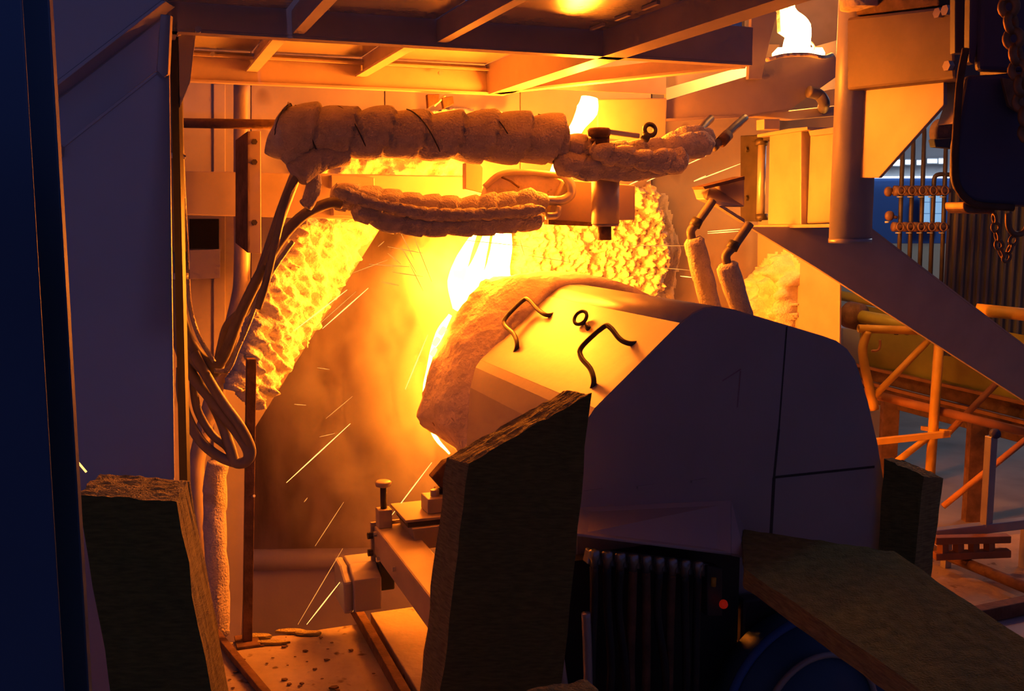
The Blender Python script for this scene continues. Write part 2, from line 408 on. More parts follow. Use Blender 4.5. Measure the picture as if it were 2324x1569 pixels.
# hanging plate at left of the canopy (light strip 410-440, 60-240)
hg = link('hanger_plate', *prism([PV(404, 82, 3.15), PV(446, 66, 3.15), PV(432, 185, 3.15), PV(408, 245, 3.15)], VV * .012), M['galv'], bevel=.002)
tag(hg, 'tapered galvanised hanger plate at the left end of the roof frame', 'plate')
hg = link('upper_hanger_plate', *prism([PV(388, -60, 3.05), PV(416, -60, 3.05), PV(414, 60, 3.05), PV(404, 84, 3.05), PV(392, 70, 3.05)], VV * .012), M['galv'], bevel=.002)
tag(hg, 'narrow galvanised hanger strip above the tapered plate', 'plate')
rd = thing('red_clamp', PV(1000, 245, 4.1), 'small red clamp hanging under the rear roof beam', 'clamp')
link('jaw', *prism([PV(970, 214, 4.10), PV(998, 214, 4.10), PV(996, 232, 4.10), PV(972, 246, 4.10)], VV * .03), M['rust'], rd, bevel=.003)
link('jaw', *prism([PV(1003, 222, 4.10), PV(1028, 218, 4.10), PV(1031, 236, 4.10), PV(1008, 247, 4.10)], VV * .03), M['rust'], rd, bevel=.003)
link('screw', *cyl(PV(985, 240, 4.11), PV(1010, 218, 4.11), .006, n=8), M['steel'], rd)

# ================================================================== LEFT FOREGROUND
cl = thing('steel_column', (-.78, 1.36, 0), 'dark blue painted steel column at the left edge of the picture', 'column')
link('flange', *wbox(-.95, -.606, 1.297, 1.302, 0, 3.2), M['blue'], cl, bevel=.002)
link('web', *wbox(-.79, -.778, 1.302, 1.41, 0, 3.2), M['blue'], cl)
link('flange', *wbox(-.95, -.622, 1.41, 1.424, 0, 3.2), M['blue'], cl, bevel=.002)

cv = thing('side_cover', P(250, 1090, 2.75) * Vector((1, 1, 0)) if False else Vector((-1.15, 2.75, 0)), 'tall grey sheet metal side cover with folded sloping top behind the blue column', 'cover')
Yc = 2.75
def cp(name, pg, dy=0.0, th=.012, m='cover', bev=.002):
    return link(name, *prism([P(*q, Yc + dy) for q in pg], (0, th, 0)), M[m], cv, bevel=bev)
bz = [P(20, 1500, Yc), P(405, 1500, Yc)]
lower = [P(q[0], q[1], Yc) for q in ((20, 414), (135, 333), (352, 163), (383, 168), (394, 1080))]
lower += [Vector((lower[-1].x, Yc, 0.0)), Vector((lower[0].x, Yc, 0.0))]
link('lower_panel', *prism(lower, (0, .012, 0)), M['cover'], cv, bevel=.002)
cp('sloping_fold', [(20, 418), (20, 262), (130, 188), (368, 3), (372, 165), (352, 163), (135, 336)], .055)
cp('upper_panel', [(20, -120), (520, -120), (368, 0), (130, 183), (20, 258)], -.01)
cp('fold_rim', [(20, 258), (130, 183), (368, 0), (376, 3), (134, 192), (20, 270)], -.016, .075)
cp('fold_rim', [(20, 414), (135, 333), (352, 163), (356, 168), (137, 341), (20, 424)], -.004, .06)
cp('edge_flange', [(364, 32), (387, 34), (381, 168), (372, 176), (356, 160)], -.02, .02, 'galv')
link('edge_rim', *prism([P(378, 168, Yc - .006), P(384, 168, Yc - .006), P(395.5, 1085, Yc - .006), P(389, 1085, Yc - .006)], (0, .006, 0)), M['galv'], cv)
link('hinge_stub', *prism([P(128, 325, Yc - .03), P(136, 333, Yc - .03), P(134, 356, Yc - .03), P(128, 352, Yc - .03)], (0, .03, 0)), M['galv'], cv)

dp = link('gap_post', *prism([P(386, 84, 3.0), P(402, 80, 3.0), Vector((P(417, 1200, 3.0).x, 3.0, 0)), Vector((P(397, 1200, 3.0).x, 3.0, 0))], (0, .03, 0)), M['black'])  # black post put in for the dark gap between cover and wall
tag(dp, 'black post filling the dark gap along the right edge of the grey side cover', 'post')

# supply tube with blue sleeve and fittings, at v = 3.45
vt = 3.4
st = thing('supply_tube', PV(405, 640, vt), 'dark vertical supply tube with blue sleeve feeding the left hoses', 'tube')
link('tube', *tube([PV(398, 96, vt), PV(402, 350, vt), PV(407, 572, vt)], .021, 14), M['hose'], st, True)
link('sleeve', *cyl(PV(407, 570, vt), PV(408, 622, vt), .019, n=14), M['blue'], st, True)
link('fitting', *cyl(PV(408, 620, vt), PV(408, 634, vt), .027, n=14), M['steel'], st, True)
link('clamp', *cyl(PV(402, 348, vt - .01), PV(402, 360, vt - .01), .026, n=14), M['steel'], st, True)
link('screw', *cyl(PV(412, 353, vt - .03), PV(421, 357, vt - .03), .007, n=8), M['steel'], st)
tr = link('conduit', *tube(spline([PV(413, 330, vt + .03), PV(418, 450, vt + .03), PV(424, 560, vt + .02), PV(426, 612, vt + .02)]), .006, 8), M['braid'], smooth=True)
tag(tr, 'thin braided conduit running beside the dark supply tube', 'conduit')

# hoses
def hose(pts, r, label, m='hose', v=3.5, name='hose'):
    path = spline([PV(q[0], q[1], v + (q[2] if len(q) > 2 else 0)) for q in pts], 10)
    o = link(name, *tube(path, r, 12), M[m], smooth=True)
    tag(o, label, 'hose', 'hanging hoses at the left'); return o
hose([(404, 632), (408, 700), (425, 765), (460, 815), (488, 832), (512, 800), (545, 715), (592, 620), (640, 540), (690, 488), (745, 462), (775, 462)], .019, 'hose looping from the supply tube up to the lower wrapped pipe', 'hose', 3.5)
hose([(398, 640, .02), (402, 720, .02), (420, 785, .02), (455, 832, .02), (490, 843, .02), (505, 790, .06), (520, 740, .06), (565, 690, .06), (600, 600, .06), (640, 480, .06), (672, 395, .06)], .020, 'hose looping from the supply tube up into the big wrapped pipe', 'hose', 3.5)
hose([(426, 634, -.02), (432, 700, -.02), (452, 765, -.02), (486, 822, -.02)], .0075, 'thin braided hose outside the upper hose loop', 'braid', 3.48, 'braided_hose')
hose([(486, 842, -.04), (518, 838, -.04), (540, 790, -.04), (566, 730, -.04), (588, 672, -.04), (622, 610, -.04), (665, 548, -.04)], .0085, 'braided hose running up along the wool lining', 'braid', 3.5, 'braided_hose')
hose([(396, 650, .05), (402, 760, .05), (428, 838, .03), (478, 905, 0), (530, 970, 0), (562, 1020, 0), (560, 1046, 0), (535, 1050, .02), (522, 1015, .03), (500, 950, .05), (470, 890, .06)], .019, 'hose with the longest loop hanging in front of the rusty rod', 'hose', 3.5)
hose([(412, 835, .04), (412, 890, .04), (424, 945, .04), (456, 1002, .04), (500, 1038, .04), (545, 1052, .02), (566, 1040, 0), (568, 1015, 0), (545, 968, -.03), (500, 905, -.03), (455, 830, -.03), (440, 800, -.02)], .0175, 'hose of the lowest loop crossing behind the longest one', 'hose', 3.5)
hose([(442, 830, .06), (440, 880, .06), (450, 935, .06), (480, 985, .06), (512, 1012, .06), (524, 1030, .06)], .014, 'short inner hose inside the lowest loop', 'hose', 3.5)
hose([(676, 398, -.02), (652, 440, -.02), (632, 520, -.02), (604, 640, -.02), (585, 700, 0)], .013, 'cable running down from the big wrapped pipe between the hoses', 'hose', 3.46, 'cable')

# bent pipe, bracket, beam, rod, box
bp_ = link('bent_pipe', *tube(spline([PV(549, 180, 4.3), PV(549, 420, 4.3), PV(549, 610, 4.3), PV(540, 690, 4.3), PV(500, 840, 4.3), PV(452, 1020, 4.3), PV(446, 1090, 4.3), PV(452, 1200, 4.3), PV(462, 1320, 4.3)], 8), .033, 18), M['plate'], smooth=True)
tag(bp_, 'bright galvanised pipe bent outwards, standing before the left chamber wall', 'pipe')
lw = link('wrapped_standpipe', *tube(spline([PV(496, 1050, 4.14), PV(487, 1120, 4.14), PV(490, 1240, 4.14), PV(498, 1440, 4.14)], 14), .05, 18, wrap_rf(.044, .16, .10, .2, 0, 3)), M['blanket'], smooth=True)
tag(lw, 'blanket wrapped pipe leg standing left of the rusty rod', 'pipe')
rr = link('support_rod', *cyl(PV(400, 279, 4.02), PV(640, 283, 3.80), .018, n=14), M['rust'], smooth=True)
tag(rr, 'horizontal brown rod holding the left end of the big wrapped pipe', 'rod')
hb = thing('cross_beam', PV(900, 500, 4.2), 'rectangular steel cross beam behind the wrapped pipes', 'beam')
link('tube_section', *prism([PV(400, 388, 4.16), PV(1090, 400, 4.16), PV(1090, 505, 4.16), PV(400, 488, 4.16)], VV * .12), M['plate'], hb, bevel=.006)
link('flange', *prism([PV(752, 397, 4.10), PV(850, 403, 4.10), PV(850, 433, 4.10), PV(752, 428, 4.10)], VV * .06), M['plate'], hb, bevel=.003)
link('flange', *prism([PV(756, 470, 4.10), PV(806, 472, 4.10), PV(806, 492, 4.10), PV(756, 490, 4.10)], VV * .06), M['plate'], hb, bevel=.003)
bk = thing('bolted_bracket', PV(565, 575, 3.95), 'upright steel bracket with bolts at the left end of the cross beam', 'bracket')
link('body', *prism([PV(561, 298, 3.95), PV(592, 297, 3.95), PV(593, 576, 3.95), PV(561, 574, 3.95)], VV * .015), M['plate'], bk, bevel=.003)
link('side_plate', *prism([PV(561, 298, 3.95), PV(561, 574, 3.95), PV(534, 552, 4.10), PV(534, 318, 4.10)], UV * .012), M['rust'], bk, bevel=.002)
for y in (322, 368, 505):
    c = PV(577, y, 3.95); link('bolt', *cyl(c, c - VV * .012, .011, n=6), M['dark'], bk)
jb = thing('junction_opening', PV(465, 635, 4.7), 'black square opening in the left chamber wall above a grey plate', 'opening')
link('frame', *prism([PV(424, 490, 4.70), PV(503, 490, 4.70), PV(503, 570, 4.70), PV(424, 570, 4.70)], VV * .03), M['wall'], jb)
link('dark_insert', *prism([PV(430, 497, 4.69), PV(497, 497, 4.69), PV(497, 565, 4.69), PV(430, 565, 4.69)], VV * .02), M['void'], jb)
link('plate', *prism([PV(430, 568, 4.69), PV(500, 566, 4.69), PV(500, 632, 4.69), PV(430, 634, 4.69)], VV * .02), M['galv'], jb, bevel=.002)

rod = thing('steel_rod', W3(.36, 3.97, 0), 'dark rusty upright bar standing at the floor edge', 'rod')
b0 = PV(561, 1455, 3.97); b0.z = 0.0
link('bar', *bar(b0, PV(570, 814, 3.93), .036, .036, UV), M['rust'], rod, bevel=.002)
link('foot', *bar(b0 + ZV * .001, b0 + ZV * .012, .12, .09, UV), M['rust'], rod, bevel=.002)
link('bolt', *cyl(PV(571, 1128, 3.94), PV(577, 1126, 3.92), .006, n=6), M['steel'], rod)

# wool lining of the chamber mouth
def wool(name, pg, v, label, tilt=None, **k):
    f = (lambda x, y: PV(x, y, v(x, y))) if callable(v) else (lambda x, y: PV(x, y, v))
    o = link(name, *wool_mass(pg, f, **k), M['wool'], smooth=True)
    tag(o, label, 'wool', None, 'stuff'); return o
wool('wool_lining', [(690, 480), (760, 478), (862, 508), (806, 600), (770, 660), (712, 748), (640, 860), (592, 938), (560, 905), (522, 890), (560, 770), (598, 640), (640, 560)], lambda x, y: 4.2 + (x - 560) / 300 * .40,
     'thick fluffy mineral wool lining sloping along the left of the chamber mouth', thick=.05, lump=.042, freq=22, aniso=(.55, 1.7), ang=-.85, res=.008)
wool('wool_tail', [(690, 730), (704, 735), (703, 800), (698, 820), (692, 790)], 4.4, 'thin wisp of wool hanging from the sloping left lining', thick=.01, lump=.02, res=.006, back=.01)
wool('wool_lining', [(740, 330), (1062, 330), (1062, 425), (700, 425)], 4.62, 'bright fluffy wool on the wall between the two wrapped pipes', thick=.05, lump=.05, freq=20, res=.010)
wool('wool_lining', [(1170, 470), (1330, 455), (1440, 425), (1490, 420), (1505, 520), (1520, 600), (1490, 700), (1380, 760), (1170, 740)], 4.62,
     'crumbly pile of wool behind the spinner housing top', thick=.07, lump=.042, freq=36, aniso=(.8, 1.2), ang=.5, res=.0075)
wool('wool_lining', [(1478, 430), (1520, 440), (1545, 560), (1535, 680), (1480, 760), (1470, 600)], 4.78, 'thin streaky wool deposit right of the crumbly pile', thick=.02, lump=.045, freq=12, aniso=(1.6, .6), res=.011)
wool('wool_fringe', [(960, 255), (1050, 240), (1150, 250), (1150, 262), (960, 275)], 4.66, 'low strip of wool fluff above the big wrapped pipe', thick=.02, lump=.04, res=.011)

# ================================================================== WRAPPED PIPES
bigp = thing('wrapped_pipe', PV(950, 350, 3.450), 'big horizontal pipe bandaged in ceramic blanket under the roof frame', 'pipe')
path = spline([PV(622, 288, 3.470), PV(660, 298, 3.460), PV(800, 300, 3.450), PV(1000, 308, 3.450), (PV(1180, 312, 3.450)), PV(1276, 318, 3.450)], 26)
def rfbig(s, a, t):
    base = .082 * (1 + .05 * math.sin(t * 9)); f = wrap_rf(base, .125, .26, .13, 0, 1)
    e = min(1, .35 + t / .10); e *= min(1, .85 + (1 - t) / .06)
    return f(s, a, t) * e
bbl = link('blanket', *tube(path, .08, 40, rfbig), M['blanket'], bigp, True)
link('blanket_flap', *tube(spline([PV(650, 330, 3.450), PV(690, 355, 3.440), PV(740, 352, 3.440), PV(790, 338, 3.450)], 12), .05, 20, wrap_rf(.048, .12, .15, .15, .3, 5)), M['blanket'], bigp, True)
link('blanket_neck', *tube(spline([PV(745, 345, 3.440), PV(700, 372, 3.420), PV(672, 396, 3.410)], 12), .05, 20, wrap_rf(.044, .09, .15, .15, 0, 8)), M['blanket'], bigp, True)
link('blanket_tail', *tube(spline([PV(702, 390, 3.450), PV(712, 410, 3.450), PV(703, 450, 3.450), PV(690, 470, 3.450)], 10), .02, 14, wrap_rf(.024, .06, .1, .3, .3, 4)), M['blanket'], bigp, True)
for t0 in (.06, .22, .36, .52, .70, .86):
    i0 = t0 * (len(path) - 1); pts = []
    for k in range(28):
        a = -1.3 + 2.7 * k / 27; x = min(len(path) - 1.001, i0 + k * .42); i = int(x); d = (path[i + 1] - path[i]).normalized()
        nrm = d.cross(ZV).normalized(); bn = d.cross(nrm); c_ = path[i].lerp(path[i + 1], x - i)
        pts.append(c_ + (nrm * math.cos(a) + bn * math.sin(a)) * .0855)
    link('binding_wire', *tube(pts, .0022, 6), M['dark'], bbl, True)

lowp = thing('wrapped_pipe', PV(1000, 520, 3.550), 'thinner rope-wrapped pipe sagging above the white-hot melt', 'pipe')
def lowpath(dy, dv): return spline([PV(752, 440 + dy, 3.53 + dv), PV(800, 447 + dy, 3.53 + dv), PV(880, 462 + dy, 3.53 + dv), PV(1000, 474 + dy, 3.54 + dv), PV(1120, 468 + dy, 3.55 + dv), PV(1240, 455 + dy, 3.55 + dv)], 22)
link('blanket', *tube(lowpath(0, 0), .04, 26, wrap_rf(.045, .075, .26, .3, .5, 11)), M['blanket'], lowp, True)
link('blanket', *tube(spline([PV(800, 472, 3.490), PV(860, 492, 3.490), PV(960, 508, 3.490), PV(1080, 510, 3.500), PV(1180, 500, 3.510), PV(1232, 496, 3.510)], 22), .03, 22, wrap_rf(.038, .09, .26, .4, .4, 21)), M['blanket'], lowp, True)
link('rope', *tube(spline([PV(760, 432, 3.450), PV(850, 462, 3.435), PV(980, 486, 3.440), PV(1100, 486, 3.450), PV(1236, 476, 3.450)], 20), .015, 12, wrap_rf(.019, .045, .45, .4, .5, 31)), M['blanket'], lowp, True)
link('pipe_elbow', *tube(spline([PV(1238, 455, 3.550), PV(1275, 455, 3.550), PV(1296, 440, 3.550), PV(1293, 415, 3.550), PV(1280, 396, 3.570)], 8), .018, 14), M['steel'], lowp, True)
link('pipe_stub', *tube(spline([PV(1238, 490, 3.530), PV(1262, 488, 3.530), PV(1268, 470, 3.540)], 6), .014, 12), M['steel'], lowp, True)

rb = thing('wrapped_manifold', PV(1420, 400, 3.400), 'clump of pipes bandaged in rope and blanket right of the big wrapped pipe', 'pipe')
link('blanket', *tube(spline([PV(1262, 368, 3.410), PV(1330, 378, 3.410), PV(1420, 380, 3.410), PV(1500, 372, 3.410), PV(1556, 362, 3.410)], 18), .04, 24, wrap_rf(.047, .09, .16, .3, .5, 41)), M['blanket'], rb, True)
link('blanket', *tube(spline([PV(1270, 330, 3.430), PV(1360, 345, 3.420), PV(1450, 348, 3.420), PV(1540, 335, 3.450), PV(1612, 325, 3.510)], 20), .04, 24, wrap_rf(.046, .08, .2, .3, .5, 51)), M['blanket'], rb, True)
link('blanket', *tube(spline([PV(1500, 338, 3.470), PV(1560, 312, 3.510), PV(1614, 312, 3.550)], 14), .03, 20, wrap_rf(.036, .07, .18, .3, .5, 61)), M['blanket'], rb, True)
link('rope', *tube(spline([PV(1340, 342, 3.350), PV(1400, 348, 3.340), PV(1470, 360, 3.340), PV(1530, 352, 3.370)], 20), .02, 16, wrap_rf(.027, .075, .55, .25, .4, 71)), M['blanket'], rb, True)
link('rope', *tube(spline([PV(1360, 356, 3.350), PV(1430, 364, 3.340), PV(1500, 376, 3.350), PV(1548, 374, 3.370)], 20), .02, 16, wrap_rf(.024, .07, .55, .25, .4, 81)), M['blanket'], rb, True)
link('clamp_lever', *bar(PV(1370, 298, 3.370), PV(1450, 309, 3.370), .018, .018), M['steel'], rb, bevel=.003)
link('lever_cap', *lathe(PV(1360, 300, 3.370), (0, 0, 1), [(-.02, .026), (-.012, .04), (.006, .043), (.014, .036), (.016, .02)], 20), M['rust'], rb, True)
link('lever_base', *cyl(PV(1362, 330, 3.390), PV(1362, 306, 3.380), .034, n=18), M['rust'], rb, True)
link('knob', *ring(PV(1475, 295, 3.350), (0.3, -1, .2), .021, .009, 20, 8), M['dark'], rb, True)
link('knob_foot', *cyl(PV(1462, 318, 3.350), PV(1470, 304, 3.350), .016, n=12), M['dark'], rb, True)
for a, b_, lab in (((1620, 335), (1690, 268), 'arm'), ((1585, 300), (1612, 270), 'arm')):
    link('feed_pipe', *tube(spline([PV(*a, 3.510), PV((a[0] + b_[0]) / 2, (a[1] + b_[1]) / 2 - 2, 3.570), PV(*b_, 3.650)], 8), .017, 14), M['hose'], rb, True)
link('feed_collar', *cyl(PV(1636, 323, 3.520), PV(1652, 306, 3.540), .023, n=14), M['rust'], rb, True)

# trough, block and cylinder hanging under the clump
tg = thing('melt_trough', PV(1200, 480, 3.700), 'rounded steel trough below the wrapped pipes that guides the melt', 'trough')
link('bowl', *prism([PV(1092, 470, 3.620), PV(1105, 425, 3.620), PV(1135, 400, 3.620), PV(1180, 394, 3.620), PV(1250, 398, 3.620), PV(1285, 412, 3.620), PV(1290, 505, 3.620), PV(1100, 505, 3.620)], VV * .05), M['refr'], tg, bevel=.006)
link('rim', *tube(spline([PV(1100, 425, 3.610), PV(1135, 397, 3.610), PV(1190, 391, 3.610), PV(1285, 400, 3.610)], 10), .012, 12), M['plate'], tg, True)
link('upright', *prism([PV(1056, 370, 3.770), PV(1084, 362, 3.770), PV(1098, 380, 3.770), PV(1096, 440, 3.770), PV(1056, 430, 3.770)], VV * .04), M['plate'], tg, bevel=.004)
link('drip_wire', *tube([PV(1138, 402, 3.605), PV(1160, 412, 3.605), PV(1178, 426, 3.605)], .004, 6), M['rust'], tg, True)
hbk = thing('guide_block', PV(1340, 510, 3.580), 'brown steel guide block beside the trough under the rope clump', 'block')
link('body', *prism([PV(1285, 408, 3.580), PV(1442, 420, 3.580), PV(1442, 500, 3.580), PV(1400, 500, 3.580), (PV(1400, 512, 3.580)), PV(1250, 508, 3.580), PV(1250, 470, 3.580)], VV * .10), M['plate'], hbk, bevel=.005)
link('lower_plate', *prism([PV(1245, 498, 3.560), PV(1345, 505, 3.560), PV(1345, 514, 3.560), PV(1245, 510, 3.560)], VV * .05), M['rust'], hbk)
cyl_t = thing('locating_pin', PV(1374, 545, 3.450), 'upright steel cylinder with a smaller pin below it, under the rope clump', 'cylinder')
link('sleeve', *cyl(PV(1374, 508, 3.450), PV(1374, 404, 3.450), .052, n=28), M['plate'], cyl_t, True)
link('foot', *cyl(PV(1374, 514, 3.450), PV(1374, 508, 3.450), .049, n=28), M['plate'], cyl_t, True)
link('pin', *cyl(PV(1372, 545, 3.450), PV(1372, 513, 3.450), .026, n=20), M['rust'], cyl_t, True)

# ================================================================== MOLTEN ROCK
def melt_tube(name, pts, rads, m, label):
    path = spline(pts, 6); K = len(rads) - 1
    def rf(s, a, t):
        i = min(K - 1, int(t * K)); k = t * K - i
        return (rads[i] * (1 - k) + rads[i + 1] * k) * (1 + .10 * noise.noise(Vector((s * 14, math.cos(a), math.sin(a)))))
    o = link(name, *tube(path, .03, 14, rf), M[m], smooth=True); tag(o, label, 'melt'); return o
melt_tube('melt_stream', [PV(1338, 222, 3.62), PV(1332, 250, 3.62), PV(1312, 285, 3.62), PV(1285, 330, 3.66), PV(1258, 392, 3.74)], [.032, .042, .028, .022, .018], 'melt1', 'white-hot stream of molten rock leaving the chute lip')
melt_tube('melt_stream', [PV(1142, 470, 4.06), PV(1140, 540, 4.06), PV(1132, 600, 4.06), PV(1120, 665, 4.06)], [.03, .042, .05, .075], 'melt', 'broad white-hot melt stream falling onto the spinner')
melt_tube('melt_splash', [PV(1108, 520, 4.12), PV(1085, 600, 4.12), PV(1060, 650, 4.12), PV(1046, 705, 4.14)], [.012, .03, .05, .03], 'melt2', 'glowing splash of melt thrown left of the falling stream')
melt_tube('flame_tongue', [PV(1078, 530, 4.15), PV(1052, 585, 4.12), PV(1034, 640, 4.10), PV(1036, 700, 4.1)], [.010, .03, .036, .016], 'flame', 'tongue of flame at the far left of the splashing melt')
melt_tube('flame_tongue', [PV(1022, 715, 4.10), PV(998, 760, 4.10), PV(982, 830, 4.10), PV(970, 900, 4.10), PV(985, 985, 4.10), PV(1020, 1030, 4.10)], [.008, .02, .024, .020, .010, .004], 'flame', 'narrow flame creeping down along the left rim of the hood')
melt_tube('melt_stream', [PV(1803, -60, 4.0), PV(1797, 18, 4.0), PV(1812, 60, 4.0), PV(1808, 105, 4.0), PV(1806, 135, 4.0)], [.012, .014, .055, .06, .07], 'melt3', 'white-hot melt pouring into the launder at the upper right')
pool = link('melt_pool', *prism([PV(1752, 132, 3.95), PV(1872, 130, 3.95), PV(1866, 118, 4.1), PV(1765, 118, 4.1)], ZV * .02), M['melt3'])
tag(pool, 'glowing pool of melt in the launder mouth at the upper right', 'melt')
for i, (x, y) in enumerate(((1004, 752), (990, 776), (985, 800))):
    c = PV(x, y, 3.98); o = link('glowing_chip', *bar(c - UV * .012 - ZV * .014, c + UV * .012 + ZV * .016, .022, .02, VV), M['glowchip'], bevel=.006)
    tag(o, ('uppermost', 'middle', 'lowest')[i] + ' white-hot chip on the left rim of the spinner hood', 'chip', 'glowing chips on the hood rim')

# ================================================================== SPINNER HOUSING
VF, VE = 2.64, 3.68
hs = thing('spinner_housing', W3(1.75, 3.1, .3), 'large sheet metal spinner hood with sloping shoulder, two handles and a ring', 'housing')
prof_px = [(1310, 1156), (1322, 1010), (1338, 950), (1352, 928), (1545, 735), (1572, 712), (1600, 700), (1635, 699), (1670, 706), (1868, 765), (1898, 776), (1922, 794), (1940, 820), (1951, 852), (1968, 912), (1990, 1005), (2004, 1090), (2002, 1250)]
prof = []
for x, y in prof_px:
    p = PV(x, y, VF); prof.append((p.dot(UV), p.z))
PR = prof + [(prof[-1][0], .45), (prof[0][0], .45)]
front = [W3(u, VF, z) for u, z in PR]
fsh = link('front_sheet', *prism(front, VV * .006), M['galv'], hs, bevel=.002)
# shell as strips between folds
def shell(pts, name):
    n = len(pts); V, Fc = [], []
    for vv in (VF + .002, VE):
        for u, z in pts: V.append(W3(u, vv, z))
    for i in range(n - 1): Fc.append([i, i + 1, n + i + 1, n + i])
    o = link(name, V, Fc, M['galv'], hs, smooth=False)
    s = o.modifiers.new('solid', 'SOLIDIFY'); s.thickness = .006; s.offset = 0
    return o
low = [(prof[0][0], .45)] + prof[:4]
shell(low, 'lower_side'); shell(prof[3:5], 'shoulder')
o = shell(prof[4:9], 'top_bend')
for p in o.data.polygons: p.use_smooth = True
shell(prof[8:], 'right_side')
# seams
def seamv(a, b, w=.006, m='dark', nm='seam'):
    A, B = PV(*a, VF - .001), PV(*b, VF - .001); d = (B - A).normalized(); s = d.cross(VV) * w / 2
    link(nm, *prism([A + s, A - s, B - s, B + s], VV * .004), M[m], fsh)
seamv((1786, 742), (1768, 975), .005); seamv((1768, 975), (1757, 1085), .008); seamv((1757, 1085), (1750, 1212), .011)
seamv((1757, 1084), (1985, 1060), .008)
for a, b in (((1322, 1118), (1368, 1111)), ((1447, 1107), (1490, 1101)), ((1570, 1094), (1604, 1088))):
    A, B = PV(*a, VF - .004), PV(*b, VF - .004); d = (B - A).normalized(); s = d.cross(VV) * .003
    link('fold_lip', *prism([A + s, A - s, B - s, B + s], VV * .006), M['galv'], fsh)
seamv((1640, 865), (1682, 838), .004, 'chalk', 'chalk_mark'); seamv((1681, 842), (1674, 925), .004, 'chalk', 'chalk_mark')
# point on shoulder plane
s0, s1 = W3(prof[3][0], VF, prof[3][1]), W3(prof[4][0], VF, prof[4][1]); sn = (s1 - s0).cross(VV).normalized()
if sn.z < 0: sn = -sn
def PSH(px, py, off=0):
    r = ray(px, py); t = (s0 - O).dot(sn) / r.dot(sn); return O + r * t + sn * off
def handle(pts):
    path = spline([PSH(x, y, o_) for x, y, o_ in pts], 8)
    link('handle', *tube(path, .0085, 10), M['dark'], hs, True)
handle([(1163, 802, -.01), (1178, 790, .012), (1177, 772, .028), (1162, 758, .045), (1168, 744, .055), (1206, 706, .055), (1219, 703, .05), (1232, 716, .028), (1246, 721, .012), (1258, 708, -.01)])
handle([(1338, 884, -.01), (1353, 872, .012), (1352, 852, .028), (1338, 834, .045), (1344, 815, .055), (1392, 771, .055), (1406, 770, .05), (1418, 784, .028), (1432, 786, .012), (1448, 774, -.01)])
lrg = link('lifting_ring', *ring(PSH(1325, 731, .02), (sn + UV * -.4 + VV * -.5).normalized(), .026, .0065, 26, 8), M['dark'], hs, True)
link('ring_stud', *cyl(PSH(1338, 750, -.01), PSH(1336, 745, .016), .01, n=10), M['dark'], lrg, True)
# blanket skirt at the far end
inn = [(1055, 1060), (1068, 1005), (1072, 950), (1090, 868), (1130, 790), (1165, 742), (1215, 688), (1250, 655), (1290, 636), (1400, 640), (1500, 690), (1530, 760)]
outn = [(1040, 1060), (1030, 1018), (968, 976), (946, 945), (962, 880), (990, 790), (1035, 715), (1080, 655), (1110, 632), (1190, 626), (1300, 640), (1380, 720)]
V, Fc = [], []; NR = 14
A_ = spline([PV(*q, VE - .01) for q in inn], 6); B_ = spline([PV(*q, 3.98) for q in outn], 6); n = len(A_)
for layer in (0, 1):
    for k in range(NR + 1):
        t = k / NR
        for i in range(n):
            p = A_[i].lerp(B_[i], t); cen = W3(1.62, 3.1 + .8 * t, 1.0); d = (p - cen); d -= VV * d.dot(VV); d.normalize()
            h = .025 * math.sin(math.pi * min(1, t * 1.15)) + .006 * noise.noise(p * 26) + .006 * noise.noise(p * 60)
            edge = .012 * noise.noise(Vector((i * .55, 3, 1))) * (t > .9)
            V.append(p + d * (h if layer else h - .045) + VV * (edge + (.02 * noise.noise(Vector((i * 1.1, 0, 5))) if k == NR else 0)))
S_ = (NR + 1) * n
for k in range(NR):
    for i in range(n - 1):
        a = k * n + i; Fc.append([S_ + a, S_ + a + 1, S_ + a + n + 1, S_ + a + n]); Fc.append([a + n, a + n + 1, a + 1, a])
for i in range(n - 1):
    a = NR * n + i; Fc.append([S_ + a, S_ + a + 1, a + 1, a]); Fc.append([i, i + 1, S_ + i + 1, S_ + i])
for k in range(NR):
    a = k * n; Fc.append([S_ + a, S_ + a + n, a + n, a]); a = k * n + n - 1; Fc.append([a, a + n, S_ + a + n, S_ + a])
sk = link('blanket_skirt', V, Fc, M['refr'], hs, True); sk['label'] = 'crusted refractory blanket rim of the hood'

# spinner wheels inside the hood (their faces look into the chamber)
for u, z, r in ((1.42, 1.22, .13), (1.66, 1.0, .16), (1.45, .78, .13)):
    w = link('spinner_wheel', *lathe(W3(u, 3.84, z), VV, [(0, r), (.08, r), (.085, r - .02)], 32), M['rust'], hs, True)
    link('shaft', *cyl(W3(u, 3.3, z), W3(u, 3.84, z), .04, n=16), M['dark'], w, True)
    link('melt_film', *lathe(W3(u, 3.855, z), VV, [(0, r + .004), (.05, r + .004)], 24), M['film'], w, True)

